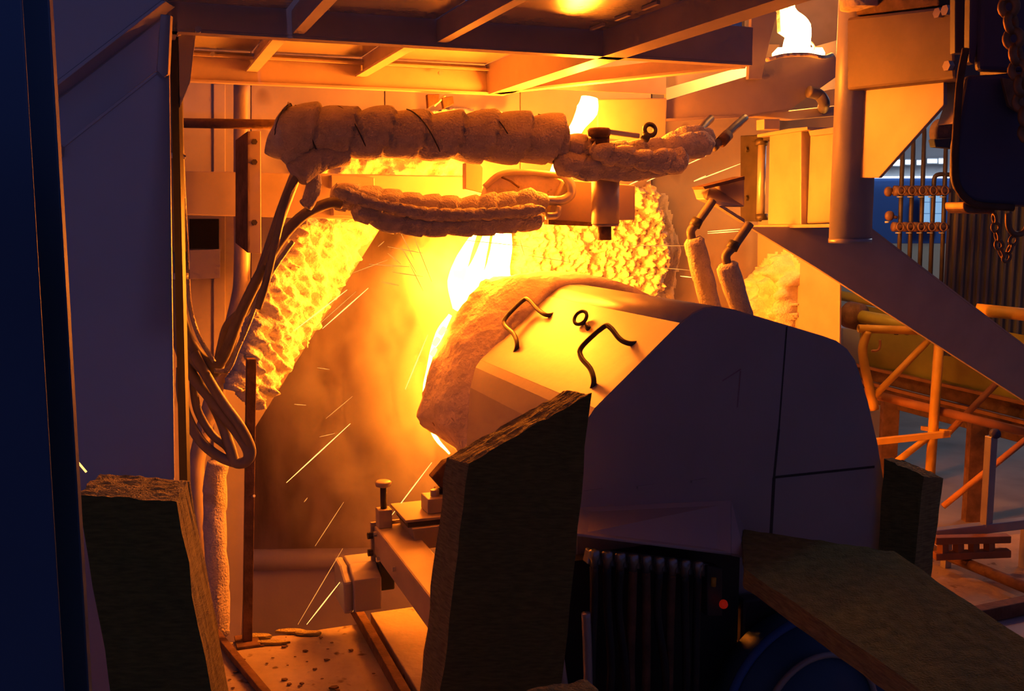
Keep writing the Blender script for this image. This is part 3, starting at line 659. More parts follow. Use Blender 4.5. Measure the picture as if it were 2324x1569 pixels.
# ================================================================== LOWER CENTRE: carriage and floor things
cb = thing('carriage_beam', PZ(910, 1290, .45), 'square steel carriage beam running towards the spinner beside the wool board', 'beam')
zc = P(850, 1195, 3.88).z
a0, a1 = PZ(848, 1193, zc), PZ(858, 1185, zc)
ub0 = a0.dot(UV); vb = a0.dot(VV)
bxs = link('box_section', *ubox(ub0, ub0 + .135, 2.55, vb, zc - .12, zc), M['plate'], cb, bevel=.008)
link('end_plate', *ubox(ub0 - .012, ub0 + .145, vb, vb + .014, zc - .15, zc + .012), M['plate'], cb, bevel=.003)
for dz in (.03, .10):
    c = W3(ub0 - .012, vb - .03, zc - dz); link('side_bolt', *cyl(c, c - UV * .02, .014, n=6), M['dark'], bxs)
for vv_, zz in ((vb - .05, .02), (vb - .09, .11), (vb - .35, .06)):
    c = W3(ub0, vv_, zc - zz); link('side_bolt', *cyl(c, c - UV * .012, .010, n=6), M['steel'], bxs)
ab = thing('adjusting_bolt', W3(ub0 + .03, vb - .03, zc), 'upright adjusting bolt with mushroom head on the carriage beam end', 'bolt')
c = W3(ub0 + .035, vb - .03, zc)
link('nut_block', *bar(c, c + ZV * .075, .055, .055, VV), M['plate'], ab, bevel=.004)
link('shank', *cyl(c + ZV * .075, c + ZV * .165, .013, n=14), M['dark'], ab, True)
link('head', *lathe(c + ZV * .16, ZV, [(0, .014), (.006, .03), (.02, .033), (.026, .026)], 18), M['plate'], ab, True)
cw = thing('clamp_shoe', PV(950, 1240, 3.75), 'steel clamp shoe with layered plates between beam and wool board', 'clamp')
cu = PV(905, 1165, 3.72); uu, zz = cu.dot(UV), cu.z
link('top_plate', *ubox(uu, uu + .24, 3.62, 3.86, zz - .012, zz), M['plate'], cw, bevel=.003)
link('pad', *prism([W3(uu + .02, 3.60, zz - .03), W3(uu + .26, 3.60, zz - .03), W3(uu + .26, 3.60, zz - .115), W3(uu + .04, 3.60, zz - .115)], VV * .22), M['plate'], cw, bevel=.004)
link('shim', *ubox(uu + .01, uu + .24, 3.62, 3.8, zz - .03, zz - .013), M['dark'], cw)
link('stop_block', *ubox(uu + .10, uu + .2, 3.66, 3.76, zz, zz + .06), M['plate'], cw, bevel=.004)
link('stop_bolt', *cyl(W3(uu + .14, 3.70, zz + .06), W3(uu + .14, 3.70, zz + .085), .018, n=6), M['plate'], cw)
ns = link('nozzle_lip', *prism([PV(980, 1085, 3.7), PV(1010, 1050, 3.7), PV(1040, 1040, 3.7), PV(1040, 1125, 3.7), PV(1002, 1110, 3.7)], VV * .05), M['rust'], bevel=.004)
tag(ns, 'dark rusty nozzle lip poking out left of the upright wool board', 'nozzle')
ns = link('nozzle_lip', *prism([PV(992, 1112, 3.72), PV(1020, 1105, 3.72), PV(1020, 1160, 3.72), PV(990, 1150, 3.72)], VV * .05), M['rust'], bevel=.004)
tag(ns, 'small rusty block under the nozzle lip by the wool board', 'block')
mb = thing('gear_motor', PV(820, 1390, 3.9), 'boxy chamfered motor cover with a black socket left of the carriage beam', 'motor')
q = [(780, 1275), (790, 1257), (800, 1255), (800, 1392), (784, 1390), (778, 1340)]
mu0, mu1 = PV(802, 1300, 3.75).dot(UV), PV(866, 1300, 3.75).dot(UV)
zt, zs, zm = PV(800, 1268, 3.9).z, PV(805, 1318, 3.75).z, PV(805, 1392, 3.75).z
pr = [(3.75, zm), (3.75, zs), (3.80, zt - .02), (3.84, zt), (3.95, zt), (3.95, zm)]
link('cover', *prism([W3(mu0, a, b) for a, b in pr], UV * (mu1 - mu0)), M['galv'], mb, bevel=.006)
link('left_cheek', *prism([W3(mu0 - .035, a + .02, b - .01) for a, b in pr], UV * .036), M['galv'], mb, bevel=.01)
link('socket', *ubox(mu1, mu1 + .06, 3.78, 3.9, zs - .07, zs + .05), M['black'], mb, bevel=.006)
fb = link('floor_rail', *bar(W3(.822, 4.2, .025), W3(.822, 2.2, .025), .035, .05), M['rust'], bevel=.003)
tag(fb, 'dark steel angle rail on the floor left of the carriage beam', 'rail')
fb = link('floor_rod', *bar(PZ(478, 1425, .02) , PZ(640, 1620, .02), .03, .03), M['rust'], bevel=.003)
tag(fb, 'brown flat rod lying on the dusty floor by the left wool board', 'rod')
cbx = link('carriage_base', *ubox(.86, 1.12, 2.5, 3.98, 0, .05), M['floor'], bevel=.004)
tag(cbx, 'low dusty base plate under the carriage beam', 'plate')
for i in range(34):
    x, y = random.uniform(520, 900), random.uniform(1440, 1569)
    p = PZ(x, y, .004); s = random.uniform(.005, .013) * (2 if i < 5 else 1)
    V = [p + Vector((math.cos(k * 1.256) * s * random.uniform(.6, 1.3), math.sin(k * 1.256) * s * .6, 0)) for k in range(5)]
    o = link('slag_crumb', *prism(V, (0, 0, s * .3)), M['rust']); tag(o, 'dark slag crumb lying on the dusty floor plate', 'crumb', 'slag crumbs on the floor')
for i, (x, y) in enumerate(((585, 1448), (660, 1436), (620, 1462), (700, 1440))):
    p = PZ(x, y, .003); V = [p + Vector((math.cos(k * .9) * .06, math.sin(k * .9) * .02, 0)) * random.uniform(.7, 1.2) for k in range(7)]
    o = link('wool_scrap', *prism(V, (0, 0, .012)), M['slabedge'], bevel=.003); tag(o, ('flat wool scrap at the foot of the rusty rod', 'longest flat wool scrap at the floor edge', 'flat wool scrap lying nearest the camera by the rusty rod', 'flat wool scrap farthest right at the floor edge')[i], 'scrap', 'wool scraps at the floor edge')

# ================================================================== WOOL BOARDS
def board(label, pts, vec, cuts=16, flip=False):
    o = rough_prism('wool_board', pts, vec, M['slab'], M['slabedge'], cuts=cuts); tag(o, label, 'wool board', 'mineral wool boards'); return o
def dropz(p, z=0.0): return Vector((p.x, p.y, z))
# left board (leaning slightly)
tA, tB = P(176, 1122, 2.1), P(397, 1139, 2.1); z_ = (tA.z + tB.z) / 2
dB = P(480, 1569, 2.02); sl = (dB - tB) / (tB.z - dB.z)
bB = tB + sl * (tB.z - .002); bA = tA + (bB - tB)
bA.x -= .02
tback = P(428, 1087, 2.27) - tB
board('dark wool board with fuzzy lit edge leaning beside the blue column', [tA, tB, bB, bA], (tback.x, tback.y, 0))
# centre board
tA, tB = P(1062, 1052, 2.6), P(1341, 893, 2.62); b1, b2 = P(1262, 1700, 2.5), P(985, 1700, 2.5)
f1 = tB + (b1 - tB) * ((tB.z - .05) / (tB.z - b1.z)); f2 = tA + (b2 - tA) * ((tA.z - .05) / (tA.z - b2.z))
off = P(1014, 1040, 2.72) - tA
board('upright wool board with slanted top standing before the spinner hood', [tA, tB, f1, f2], off)
# lying board, right
zl = .72
qa, qb = PZ(1686, 1202, zl), PZ(2012, 1246, zl); ln = PZ(1690, 1292, zl)
u0, u1 = PZ(1690, 1290, zl).dot(UV), PZ(2060, 1265, zl).dot(UV); v1 = qa.dot(VV)
n0, n1 = PZ(2092, 1569, zl), PZ(2324, 1452, zl)
far0, far1 = qa, PZ(2030, 1252, zl); near0 = ln + (n0 - ln) * 1.5; near1 = far1 + (n1 - far1) * 2.2
board('long wool board lying flat in the lower right corner', [far0, far1, near1, near0, ln], (0, 0, -.055))
# upright board behind it
tA, tB = P(2008, 1040, 3.25), P(2098, 1082, 3.2)
board('upright wool board standing right of the hood below the yellow rail', [tA, tB, dropz(tB + Vector((-.05, 0, 0)), .0), dropz(tA + Vector((-.02, 0, 0)), .0)], P(2140, 1086, 3.24) - tB)
# board corner at bottom
tA, tB = P(1170, 1572, 2.0), P(1330, 1542, 2.02)
board('wool board whose top corner shows at the bottom edge of the picture', [tA, tB, dropz(tB, .05), dropz(tA, .05)], P(1372, 1580, 1.95) - tB)

# ================================================================== DARK MACHINE LOWER RIGHT
mc = thing('drive_unit', W3(1.75, 2.6, 0), 'dark drive unit with hose couplings below the spinner hood', 'machine')
uA, uB = PV(1296, 1212, 2.5).dot(UV), PV(1662, 1255, 2.5).dot(UV)
lp = [PV(1308, 1152, VF), PV(1660, 1135, VF), PV(1660, 1256, 2.47), PV(1296, 1210, 2.47)]
link('top_shelf', *prism(lp, (0, 0, -.008)), M['galv'], mc, bevel=.002)
link('shelf_lip', *prism([PV(1660, 1135, VF), PV(1690, 1200, VF), PV(1690, 1262, 2.47), PV(1660, 1256, 2.47)], (0, 0, -.008)), M['galv'], mc)
link('back_casing', *ubox(uA - .03, uB + .08, 2.58, 2.63, .02, .70), M['black'], mc)
link('base_frame', *ubox(uA + .08, uB + .42, 2.62, 3.6, 0.001, .06), M['dark'], mc, bevel=.004)
link('right_casing', *ubox(uB + .1, uB + .75, 2.585, 2.63, .06, .50), M['dark'], mc, bevel=.01)
mh = link('manifold_bar', *bar(PV(1330, 1262, 2.5), PV(1600, 1292, 2.5), .035, .04), M['stop'], mc, bevel=.005)
for i in range(9):
    t = (i + .3) / 9; x, y = 1340 + 265 * t, 1262 + 29 * t
    c = PV(x, y, 2.47)
    cpl = link('coupling', *lathe(c + ZV * .02, (0, 0, -1), [(0, .008), (.004, .015), (.024, .016), (.03, .012), (.055, .012)], 14), M['stop'], mh, True)
    h = link('hose', *tube(spline([c - ZV * .03, c - ZV * .15 + UV * .004 * math.sin(i * 2), c - ZV * .36 + UV * random.uniform(-.02, .02) - VV * .02, c - ZV * .62 + UV * random.uniform(-.03, .03)], 8), .0125, 10), M['black'] if i not in (3, 4, 6) else M['rust'], mc, True)
link('light_conduit', *tube(spline([PV(1330, 1392, 2.44), PV(1333, 1470, 2.44), PV(1336, 1600, 2.44)], 8), .013, 12), M['steel'], mc, True)
link('conduit', *tube(spline([PV(1276, 1225, 2.42), PV(1268, 1330, 2.42), PV(1262, 1420, 2.42), PV(1285, 1600, 2.42)], 8), .013, 12), M['steel'], mc, True)
for x, y in ((1290, 1262), (1283, 1352)):
    link('conduit_block', *bar(PV(x, y - 18, 2.41), PV(x - 3, y + 20, 2.41), .026, .026, VV), M['plate'], mc, bevel=.004)
link('red_knob', *lathe(PV(1271, 1318, 2.42), (0, -1, 0), [(0, .012), (.02, .017), (.03, .008)], 14), M['redlamp'], mc, True)
link('signal_box', *prism([PV(1605, 1285, 2.47), PV(1640, 1290, 2.47), PV(1640, 1400, 2.47), PV(1605, 1400, 2.47)], VV * .05), M['dark'], mc, bevel=.004)
link('amber_plug', *cyl(PV(1619, 1331, 2.45), PV(1620, 1312, 2.45), .0075, n=12), M['amber'], mc, True)
rl = link('red_lamp', *lathe(PV(1642, 1370, 2.45), (-.2, -1, 0), [(0, .012), (.01, .013), (.018, .009), (.021, .003)], 18), M['redlamp'], mc, True)
# drum with rings
dr = thing('brake_drum', PV(1860, 1640, 2.41), 'dark blue drum with two rim rings under the lying wool board', 'drum')
dc = PV(1862, 1632, 2.42); 
link('body', *lathe(dc, VV, [(0, .05), (0, .20), (.03, .205), (.04, .29), (.09, .30), (.15, .30)], 48), M['blue'], dr, True)
link('rim_ring', *ring(dc + VV * .04, VV, .315, .013, 56, 8), M['hallblue'], dr, True)
link('inner_ring', *ring(dc - VV * .002, VV, .205, .010, 48, 8), M['galv'], dr, True)
link('hub', *lathe(dc - VV * .03, VV, [(0, .05), (.01, .06), (.04, .06)], 24), M['dark'], dr, True)

# ================================================================== LAUNDER (upper right)
ld = thing('launder', PV(1700, 270, 4.3), 'steel launder chute carrying melt from the furnace at the upper right', 'chute')
link('front_box', *prism([PV(1355, 225, 3.87), PV(1515, 222, 3.87), PV(1512, 322, 3.87), PV(1355, 300, 3.87)], VV * .16), M['plate'], ld, bevel=.006)
link('front_wall', *prism([PV(1512, 228, 3.90), PV(1700, 172, 3.90), PV(1744, 136, 3.90), PV(1800, 126, 3.90), PV(1895, 124, 3.90), PV(1912, 165, 3.90), PV(1790, 252, 3.90), PV(1700, 266, 3.90), PV(1512, 276, 3.90)], VV * .02), M['plate'], ld, bevel=.004)
link('rear_wall', *prism([PV(1512, 200, 4.3), PV(1905, 90, 4.3), PV(1905, 200, 4.3), PV(1512, 270, 4.3)], VV * .02), M['plate'], ld)
link('bottom_plate', *prism([PV(1512, 276, 3.87), PV(1700, 266, 3.90), PV(1790, 252, 3.90), PV(1790, 262, 4.3), PV(1512, 268, 4.3)], ZV * .012), M['plate'], ld)
link('side_upright', *prism([PV(1706, 20, 3.87), PV(1712, 14, 3.87), PV(1764, 28, 3.87), PV(1738, 136, 3.87), PV(1730, 180, 3.87), PV(1698, 180, 3.87)], VV * .02), M['plate'], ld, bevel=.003)
link('hot_rim', *tube(spline([PV(1740, 136, 3.76), PV(1780, 126, 3.76), PV(1830, 124, 3.76), PV(1868, 130, 3.76), PV(1888, 124, 3.89)], 6), .009, 10), M['refr'], ld, True)
link('guide_bar', *prism([PV(1766, -60, 4.07), PV(1792, -60, 4.07), PV(1790, 84, 4.07), PV(1772, 72, 4.07)], VV * .03), M['refr'], ld, bevel=.003)
link('lug', *ring(PV(1838, 108, 3.97), VV, .022, .006, 18, 8), M['refr'], ld, True)
sb = link('support_beam', *prism([PV(1690, 262, 3.95), PV(1910, 238, 3.95), PV(1910, 262, 3.95), PV(1800, 272, 3.95)], VV * .06), M['plate'], bevel=.004)
tag(sb, 'flat steel support beam beneath the launder at the vertical pipe', 'beam')
eb = link('elbow_pipe', *tube(spline([PV(1835, 208, 3.85), PV(1858, 215, 3.85), PV(1870, 232, 3.85), PV(1868, 246, 3.95)], 8), .026, 14), M['hose'], smooth=True)
tag(eb, 'short bent pipe stub between launder and vertical pipe', 'pipe')
eb = link('lit_block', *prism([PV(1734, 270, 3.85), PV(1770, 270, 3.85), PV(1770, 294, 3.85), PV(1734, 294, 3.85)], VV * .06), M['plate'], bevel=.003)
tag(eb, 'small bright steel block above the clamp boxes', 'block')

# ------------------------------------------------------------------ clamp boxes
UC = 2.82
cx_ = thing('clamp_unit', PU(1785, 515, UC), 'upright clamp unit of steel boxes and a rod right of the rope clump', 'clamp unit')
def cu_(name, pg, u=UC, th=.06, m='plate', bev=.004):
    return link(name, *prism([PU(*q, u) for q in pg], UV * th), M[m], cx_, bevel=bev)
pl = cu_('dark_plate', [(1680, 308), (1722, 306), (1722, 503), (1680, 503)], UC + .02, .02, 'dark')
for y in (340, 450):
    c = PU(1697, y, UC + .02); link('bolt', *cyl(c, c - UV * .014, .014, n=6), M['dark'], pl)
cu_('dark_cap', [(1706, 308), (1748, 304), (1748, 318), (1706, 322)], UC, .06, 'dark')
crd = link('rod', *cyl(PU(1726, 492, UC + .01), PU(1730, 324, UC + .01), .02, n=16), M['steel'], cx_, True)
for y in (322, 492):
    link('rod_collar', *cyl(PU(1728, y - 6, UC + .01), PU(1728, y + 8, UC + .01), .03, n=14), M['dark'], crd, True)
cu_('box', [(1746, 302), (1790, 294), (1818, 294), (1818, 512), (1742, 510)], UC - .02, .12, bev=.006)
cu_('gap_plate', [(1816, 294), (1842, 294), (1842, 510), (1816, 510)], UC + .05, .02, 'dark')  # dark plate put in for the shaded gap between the boxes
cu_('box', [(1838, 303), (1897, 298), (1895, 506), (1830, 508)], UC + .01, .10, bev=.008)
cu_('top_cap', [(1718, 305), (1790, 292), (1832, 288), (1832, 295), (1718, 312)], UC - .04, .14, bev=.002)
cu_('top_cap', [(1834, 297), (1897, 288), (1897, 302), (1838, 309)], UC - .02, .14, bev=.002)
cu_('bottom_lip', [(1700, 512), (1890, 508), (1890, 516), (1700, 519)], UC - .03, .13, bev=.001)
nz_ = thing('blast_nozzle', PV(1660, 470, 3.6), 'flat tapered blast nozzle left of the clamp unit', 'nozzle')
link('body', *prism([PV(1592, 430, 3.7), PV(1612, 418, 3.7), PV(1690, 402, 3.6), PV(1690, 470, 3.6), PV(1640, 470, 3.6), PV(1600, 452, 3.6)], VV * .07), M['plate'], nz_, bevel=.006)
link('lip', *prism([PV(1596, 424, 3.58), PV(1690, 400, 3.58), PV(1690, 408, 3.58), PV(1600, 430, 3.58)], VV * .09), M['rust'], nz_)
link('rib', *prism([PV(1640, 466, 3.58), PV(1690, 498, 3.58), PV(1690, 506, 3.58), PV(1630, 468, 3.58)], VV * .03), M['plate'], nz_)

def feed(label, top, pts, v, seed):
    t = thing('wrapped_hose', PV(*pts[-1], v), label, 'hose', 'wrapped feed hoses')
    link('pipe', *tube(spline([PV(*q, v) for q in top], 8), .017, 14), M['hose'], t, True)
    m_ = len(top) // 2; a, b = top[-2], top[-1]
    link('collar', *cyl(PV(top[1][0], top[1][1] - 6, v), PV(top[1][0] - 8, top[1][1] + 10, v), .023, n=14), M['dark'], t, True)
    link('wrap', *tube(spline([PV(*q, v) for q in pts], 14), .04, 22, wrap_rf(.041, .10, .08, .16, .7, seed)), M['blanket'], t, True)
    return t
feed('left of two blanket wrapped hoses rising behind the hood', [(1618, 455), (1584, 504), (1568, 524), (1572, 548)], [(1574, 540), (1588, 600), (1604, 660), (1622, 730)], 3.5, 13)
feed('right of two blanket wrapped hoses rising behind the hood', [(1702, 508), (1668, 556), (1648, 580), (1652, 604)], [(1648, 598), (1664, 650), (1684, 710), (1700, 770)], 3.3, 23)
# bright side plate with wool clump
sp = link('side_plate', *prism([P(1906, 640, 5.0), P(1720, 480, 5.6), P(1716, 830, 5.6), P(1904, 880, 5.0)], UV * .012), M['plate'], bevel=.002)
tag(sp, 'bright lit steel side plate behind the hood under the sloping beam', 'plate')
def plate_pt(x, y):
    a, b, c = P(1906, 640, 5.0), P(1720, 480, 5.6), P(1716, 830, 5.6); nn = (b - a).cross(c - a)
    r = ray(x, y); return O + r * ((a - O).dot(nn) / r.dot(nn))
o = link('wool_clump', *wool_mass([(1712, 610), (1742, 575), (1790, 560), (1816, 600), (1814, 700), (1806, 790), (1726, 770), (1704, 680)], plate_pt, thick=.12, lump=.17, res=.013, back=.0, freq=8), M['wool'], smooth=True)
tag(o, 'lumpy clump of pale wool stuck on the bright side plate', 'wool', None, 'stuff')

# ------------------------------------------------------------------ vertical pipe, box, gusset
vp = thing('vertical_pipe', PV(1930, 550, 2.97), 'thick vertical pipe lit orange on its left, cut off above the sloping beam', 'pipe')
pb = PV(1929, 549, 2.97); pt = pb + ZV * 1.35; rp = 46 / F * pb.y
link('tube', *cyl(pb, pt, rp, n=40), M['pipepaint'], vp, True)
link('foot_rim', *lathe(pb - ZV * .004, ZV, [(0, rp - .01), (0, rp + .002), (.016, rp + .002)], 40), M['steel'], vp, True)
cc = thing('hot_cup', PV(1953, 20, 2.88), 'glowing bright cup at the top of the thick vertical pipe', 'cup')
link('bowl', *lathe(PV(1953, 20, 2.88), ZV, [(0, .05), (0, .066), (.05, .074), (.2, .08)], 28), M['refr'], cc, True)
UB = 2.32
gb = thing('gusset_box', PU(2040, 205, UB), 'square steel box with triangular gusset right of the thick vertical pipe', 'box')
link('box', *prism([PU(1921, 40, UB), PU(2162, 12, UB), PU(2168, 180, UB), PU(1921, 206, UB)], UV * .16), M['boxpaint'], gb, bevel=.010)
link('top_box', *prism([PU(1928, -90, UB + .02), PU(2140, -90, UB + .02), PU(2130, 14, UB + .02), PU(1928, 38, UB + .02)], UV * .14), M['rust'], gb, bevel=.006)
link('gusset', *prism([PU(1950, 204, UB + .05), PU(2142, 184, UB + .05), PU(2142, 238, UB + .05), PU(1994, 404, UB + .05), PU(1950, 404, UB + .05)], UV * .014), M['plate'], gb, bevel=.002)
link('edge_plate', *prism([PU(2142, 180, UB + .09), PU(2178, 176, UB + .09), PU(2174, 280, UB + .09), PU(2126, 284, UB + .09), PU(2142, 240, UB + .09)], UV * .012), M['plate'], gb, bevel=.002)
for x, y in ((2154, 24), (2158, 150), (2136, 30)):
    c = PU(x, y, UB); link('bolt', *cyl(c, c - UV * .018, .016, n=6), M['plate'], gb)
hk = thing('pulley_block', PV(2150, 330, 3.850), 'dark pulley block hanging between the gusset and the hoist', 'pulley')
link('sheave', *lathe(PV(2146, 300, 3.890), VV, [(0, .045), (0, .066), (.018, .056), (.036, .066), (.036, .045)], 24), M['rust'], hk, True)
link('cheek', *prism([PV(2120, 316, 3.870), PV(2168, 312, 3.870), PV(2168, 338, 3.870), PV(2124, 334, 3.870)], VV * .04), M['dark'], hk, bevel=.004)

# ------------------------------------------------------------------ hoist
ho = thing('chain_hoist', P(2260, 470, 2.25), 'dark rounded chain hoist hanging at the right edge of the picture', 'hoist')
yh = 2.25
body = [(2196, 170), (2168, 330), (2166, 400), (2174, 428), (2192, 450), (2220, 462), (2420, 476), (2420, 150), (2260, 168)]
link('body', *prism([P(*q, yh) for q in body], (0, .035, 0)), M['hoist'], ho, bevel=.010)
link('edge_band', *tube(spline([P(*q, yh) for q in ((2192, 110), (2178, 190), (2168, 330), (2168, 400), (2176, 430), (2196, 454), (2224, 466), (2300, 472))], 6), .008, 8), M['rust'], ho, True)
link('bottom_bracket', *prism([P(*q, yh + .01) for q in ((2187, 458), (2250, 463), (2262, 470), (2256, 486), (2196, 484), (2187, 474))], (0, .10, 0)), M['chain'], ho, bevel=.004)
link('upper_post', *prism([P(*q, yh + .03) for q in ((2203, -60), (2226, -60), (2222, 80), (2212, 146), (2200, 140))], (0, .03, 0)), M['hoist'], ho, bevel=.003)
link('upper_frame', *prism([P(*q, yh + .12) for q in ((2168, -60), (2330, -60), (2330, 120), (2168, 120))], (0, .03, 0)), M['hoist'], ho, bevel=.003)
link('upper_casing', *prism([P(*q, yh + .02) for q in ((2226, -60), (2420, -60), (2420, 168), (2222, 160))], (0, .03, 0)), M['hoist'], ho, bevel=.01)
link('motor', *prism([P(*q, yh + .035) for q in ((2310, 60), (2460, 60), (2460, 440), (2310, 440))], (0, .2, 0)), M['hoist'], ho, bevel=.02)
link('guard_plate', *prism([P(*q, yh - .02) for q in ((2274, 176), (2310, 182), (2328, 240), (2322, 262), (2290, 240))], (0, .012, 0)), M['chain'], ho, bevel=.002)
def chain(name, pts, L_, r, label, twist=0):
    """interlocking links along a polyline"""
    path = spline(pts, 30); t = thing(name, path[-1], label, 'chain')
    d = [0]
    for a, b in zip(path, path[1:]): d.append(d[-1] + (b - a).length)
    pitch = L_ - 2 * r; k = 0; s = pitch / 2
    while s < d[-1] - pitch * .3:
        i = next(i for i in range(1, len(d)) if d[i] >= s); c = path[i - 1].lerp(path[i], (s - d[i - 1]) / (d[i] - d[i - 1] + 1e-9)); tn = (path[i] - path[i - 1]).normalized()
        e = tn.cross(Vector((0, 1, 0))).normalized(); f = tn.cross(e)
        ax = e if k % 2 else f
        if twist: ax = (e * .8 + f * (.6 if k % 2 else -.6)).normalized()
        w = L_ * .32; pts_ = []
        for q in range(17):
            a = 2 * math.pi * q / 16; pts_.append(c + tn * (math.cos(a) * (L_ / 2 - r) * (1 if abs(math.cos(a)) > .3 else 1)) + ax * (math.sin(a) * (w - r * .2)))
        link('link', *tube(pts_, r, 7, cap=False), M['chain'], t, True); s += pitch; k += 1
    return t
ch = chain('load_chain', [P(2282, -40, 2.18), P(2296, 60, 2.18), P(2312, 160, 2.18), P(2326, 260, 2.18), P(2352, 380, 2.18)], .05, .0085, 'heavy rusty load chain running down the right edge', 1)
ch = chain('safety_chain', [P(2256, 486, 2.24), P(2262, 530, 2.24), P(2270, 566, 2.24), P(2281, 588, 2.24), P(2291, 568, 2.24), P(2302, 540, 2.24), P(2308, 522, 2.24)], .027, .0036, 'short orange lit chain hanging in a loop under the hoist', 0)
shk = link('shackle', *tube(spline([P(2288, 484, 2.24), P(2289, 512, 2.24), P(2300, 530, 2.24), P(2320, 530, 2.24), P(2332, 512, 2.24), P(2334, 484, 2.24)], 8), .0065, 10), M['chain'], smooth=True)
tag(shk, 'orange lit shackle under the hoist holding the loop of chain', 'shackle')

# ------------------------------------------------------------------ sloping beam
sl_ = thing('sloping_beam', PV(2324, 900, 3.88), 'wide flat steel beam sloping down from the clamp unit to the right edge', 'beam')
VS = 3.88
a_ = [(1700, 515), (1968, 515), (2480, 905), (2480, 1010), (1850, 606)]
link('web', *prism([PV(*q, VS) for q in a_], VV * .02), M['plate'], sl_, bevel=.002)
link('upper_flange', *prism([PV(1968, 515, VS), PV(2480, 905, VS), PV(2480, 905, VS) + VV * .1, PV(1968, 515, VS) + VV * .1], (0, 0, .010)), M['plate'], sl_)

# ------------------------------------------------------------------ hall pipes with valves
pipes = ((2036, 425, 610, None), (2048, 250, 660, 1), (2072, 250, 660, 1), (2096, 250, 690, 1), (2118, 395, 700, 2), (2146, 250, 720, 1))
for i, (x, y0, y1, k) in enumerate(pipes[1:]):
    Y = 5.6
    t = thing('riser_pipe', P(x - (y1 - 440) * .055, y1 + 60, Y), ('first', 'second', 'third', 'fourth, bent', 'fifth')[i] + ' of five dark riser pipes with valves, counted from the left', 'pipe', 'valve riser pipes')
    dx = -.045
    if k == 2: pp = spline([P(2162, 397, Y), P(2132, 396, Y), P(2121, 404, Y), P(2119, 430, Y)], 6) + [P(2106, 760, Y)]
    else: pp = [P(x + 4, y0, Y), P(x - 14, 760, Y)]
    link('pipe', *tube(pp, .012, 12), M['dark'], t, True)
    for y, rr_ in ((433, .028), (515, .026)):
        xx = x - (y - 300) * .04 - (0 if k == 1 else -2)
        c = P(xx, y, Y - .02)
        vl = link('valve', *lathe(c - Vector((.04, 0, 0)), (1, 0, 0), [(0, .014), (.006, rr_), (.028, rr_), (.05, .012), (.08, .012)], 16), M['valve'], t, True)
        link('handwheel', *ring(c - Vector((.01, .05, 0)), (.3, -1, .1), .022, .005, 18, 6), M['valve'], vl, True)
        link('gasket', *cyl(c - ZV * (.03), c - ZV * .036, .016, n=12), M['hallgrey'], vl, True)
hv = thing('side_valve', P(2013, 440, 5.58), 'round hand valve sticking out left of the riser pipes', 'valve')
link('wheel', *lathe(P(2013, 435, 5.58), (.5, -1, 0), [(0, .01), (.004, .027), (.016, .027), (.022, .01)], 18), M['valve'], hv, True)
link('stem', *cyl(P(2013, 435, 5.58), P(2040, 440, 5.58), .009, n=10), M['valve'], hv, True)
hv = thing('side_valve', P(2015, 500, 5.58), 'lower round hand valve with pale foot left of the riser pipes', 'valve')
link('wheel', *lathe(P(2016, 490, 5.58), (.3, -1, 0), [(0, .01), (.004, .027), (.016, .027), (.022, .01)], 18), M['valve'], hv, True)
link('stem', *cyl(P(2016, 490, 5.58), P(2036, 494, 5.58), .009, n=10), M['valve'], hv, True)
link('foot', *cyl(P(2013, 502, 5.57), P(2013, 506, 5.57), .012, n=10), M['hallgrey'], hv, True)
# corrugated sheet
V, Fc = [], []; NC = 60
for i in range(NC + 1):
    x = 2152 + (2440 - 2152) * i / NC; dy = .018 * (1 if (i // 2) % 2 else 0)
    for z in (2.35, .86):
        p = P(x, 470, 5.9 + dy); V.append(Vector((p.x, 5.9 + dy, z)))
for i in range(NC): Fc.append([2 * i, 2 * i + 1, 2 * i + 3, 2 * i + 2])
co = link('corrugated_sheet', V, Fc, M['corr']); s = co.modifiers.new('solid', 'SOLIDIFY'); s.thickness = .004
tag(co, 'grey corrugated sheet screen behind the hoist chain', 'screen')

# ------------------------------------------------------------------ railing and conveyor on the right
gp = link('olive_pipe', *cyl(P(1890, 668, 6.2), P(2020, 690, 5.9), .03, n=16), M['greenpipe'], smooth=True); tag(gp, 'upper olive yellow pipe behind the bright side plate', 'pipe')
gp = thing('olive_pipe', P(1980, 735, 5.6), 'lower olive yellow pipe with a rusty flange end', 'pipe')
link('tube', *cyl(P(1950, 718, 5.6), P(2100, 745, 5.3), .036, n=16), M['greenpipe'], gp, True)
link('flange', *cyl(P(1926, 714, 5.65), P(1952, 720, 5.58), .075, n=18), M['rust'], gp, True)
gp = link('amber_pipe', *cyl(P(2216, 703, 5.2), P(2400, 722, 5.0), .032, n=16), M['yellow'], smooth=True); tag(gp, 'dull yellow pipe in front of the corrugated sheet', 'pipe')
cbt = link('grey_cabinet', *prism([P(1912, 745, 6.6), P(2018, 752, 6.6), P(2018, 752, 6.6) * Vector((1, 1, 0)) - ZV * .065, P(1912, 752, 6.6) * Vector((1, 1, 0)) - ZV * .065], (0, .3, 0)), M['hallgrey'], bevel=.01)
tag(cbt, 'grey cabinet beyond the yellow handrail', 'cabinet')
Yr = 5.3
rl = thing('handrail', P(2120, 1100, Yr), 'welded yellow tube handrail with diagonal struts right of the hood', 'railing')
def rt(name, a, b, r=.024, m='yellow', Y0=Yr, Y1=Yr):
    return link(name, *cyl(P(*a, Y0), P(*b, Y1), r, n=16), M[m], rl, True)
o = link('top_rail', *tube([P(1948, 746, Yr), P(2140, 753, Yr)], .022, 18, cap=False), M['yellow'], rl, True)
s = o.modifiers.new('solid', 'SOLIDIFY'); s.thickness = .004
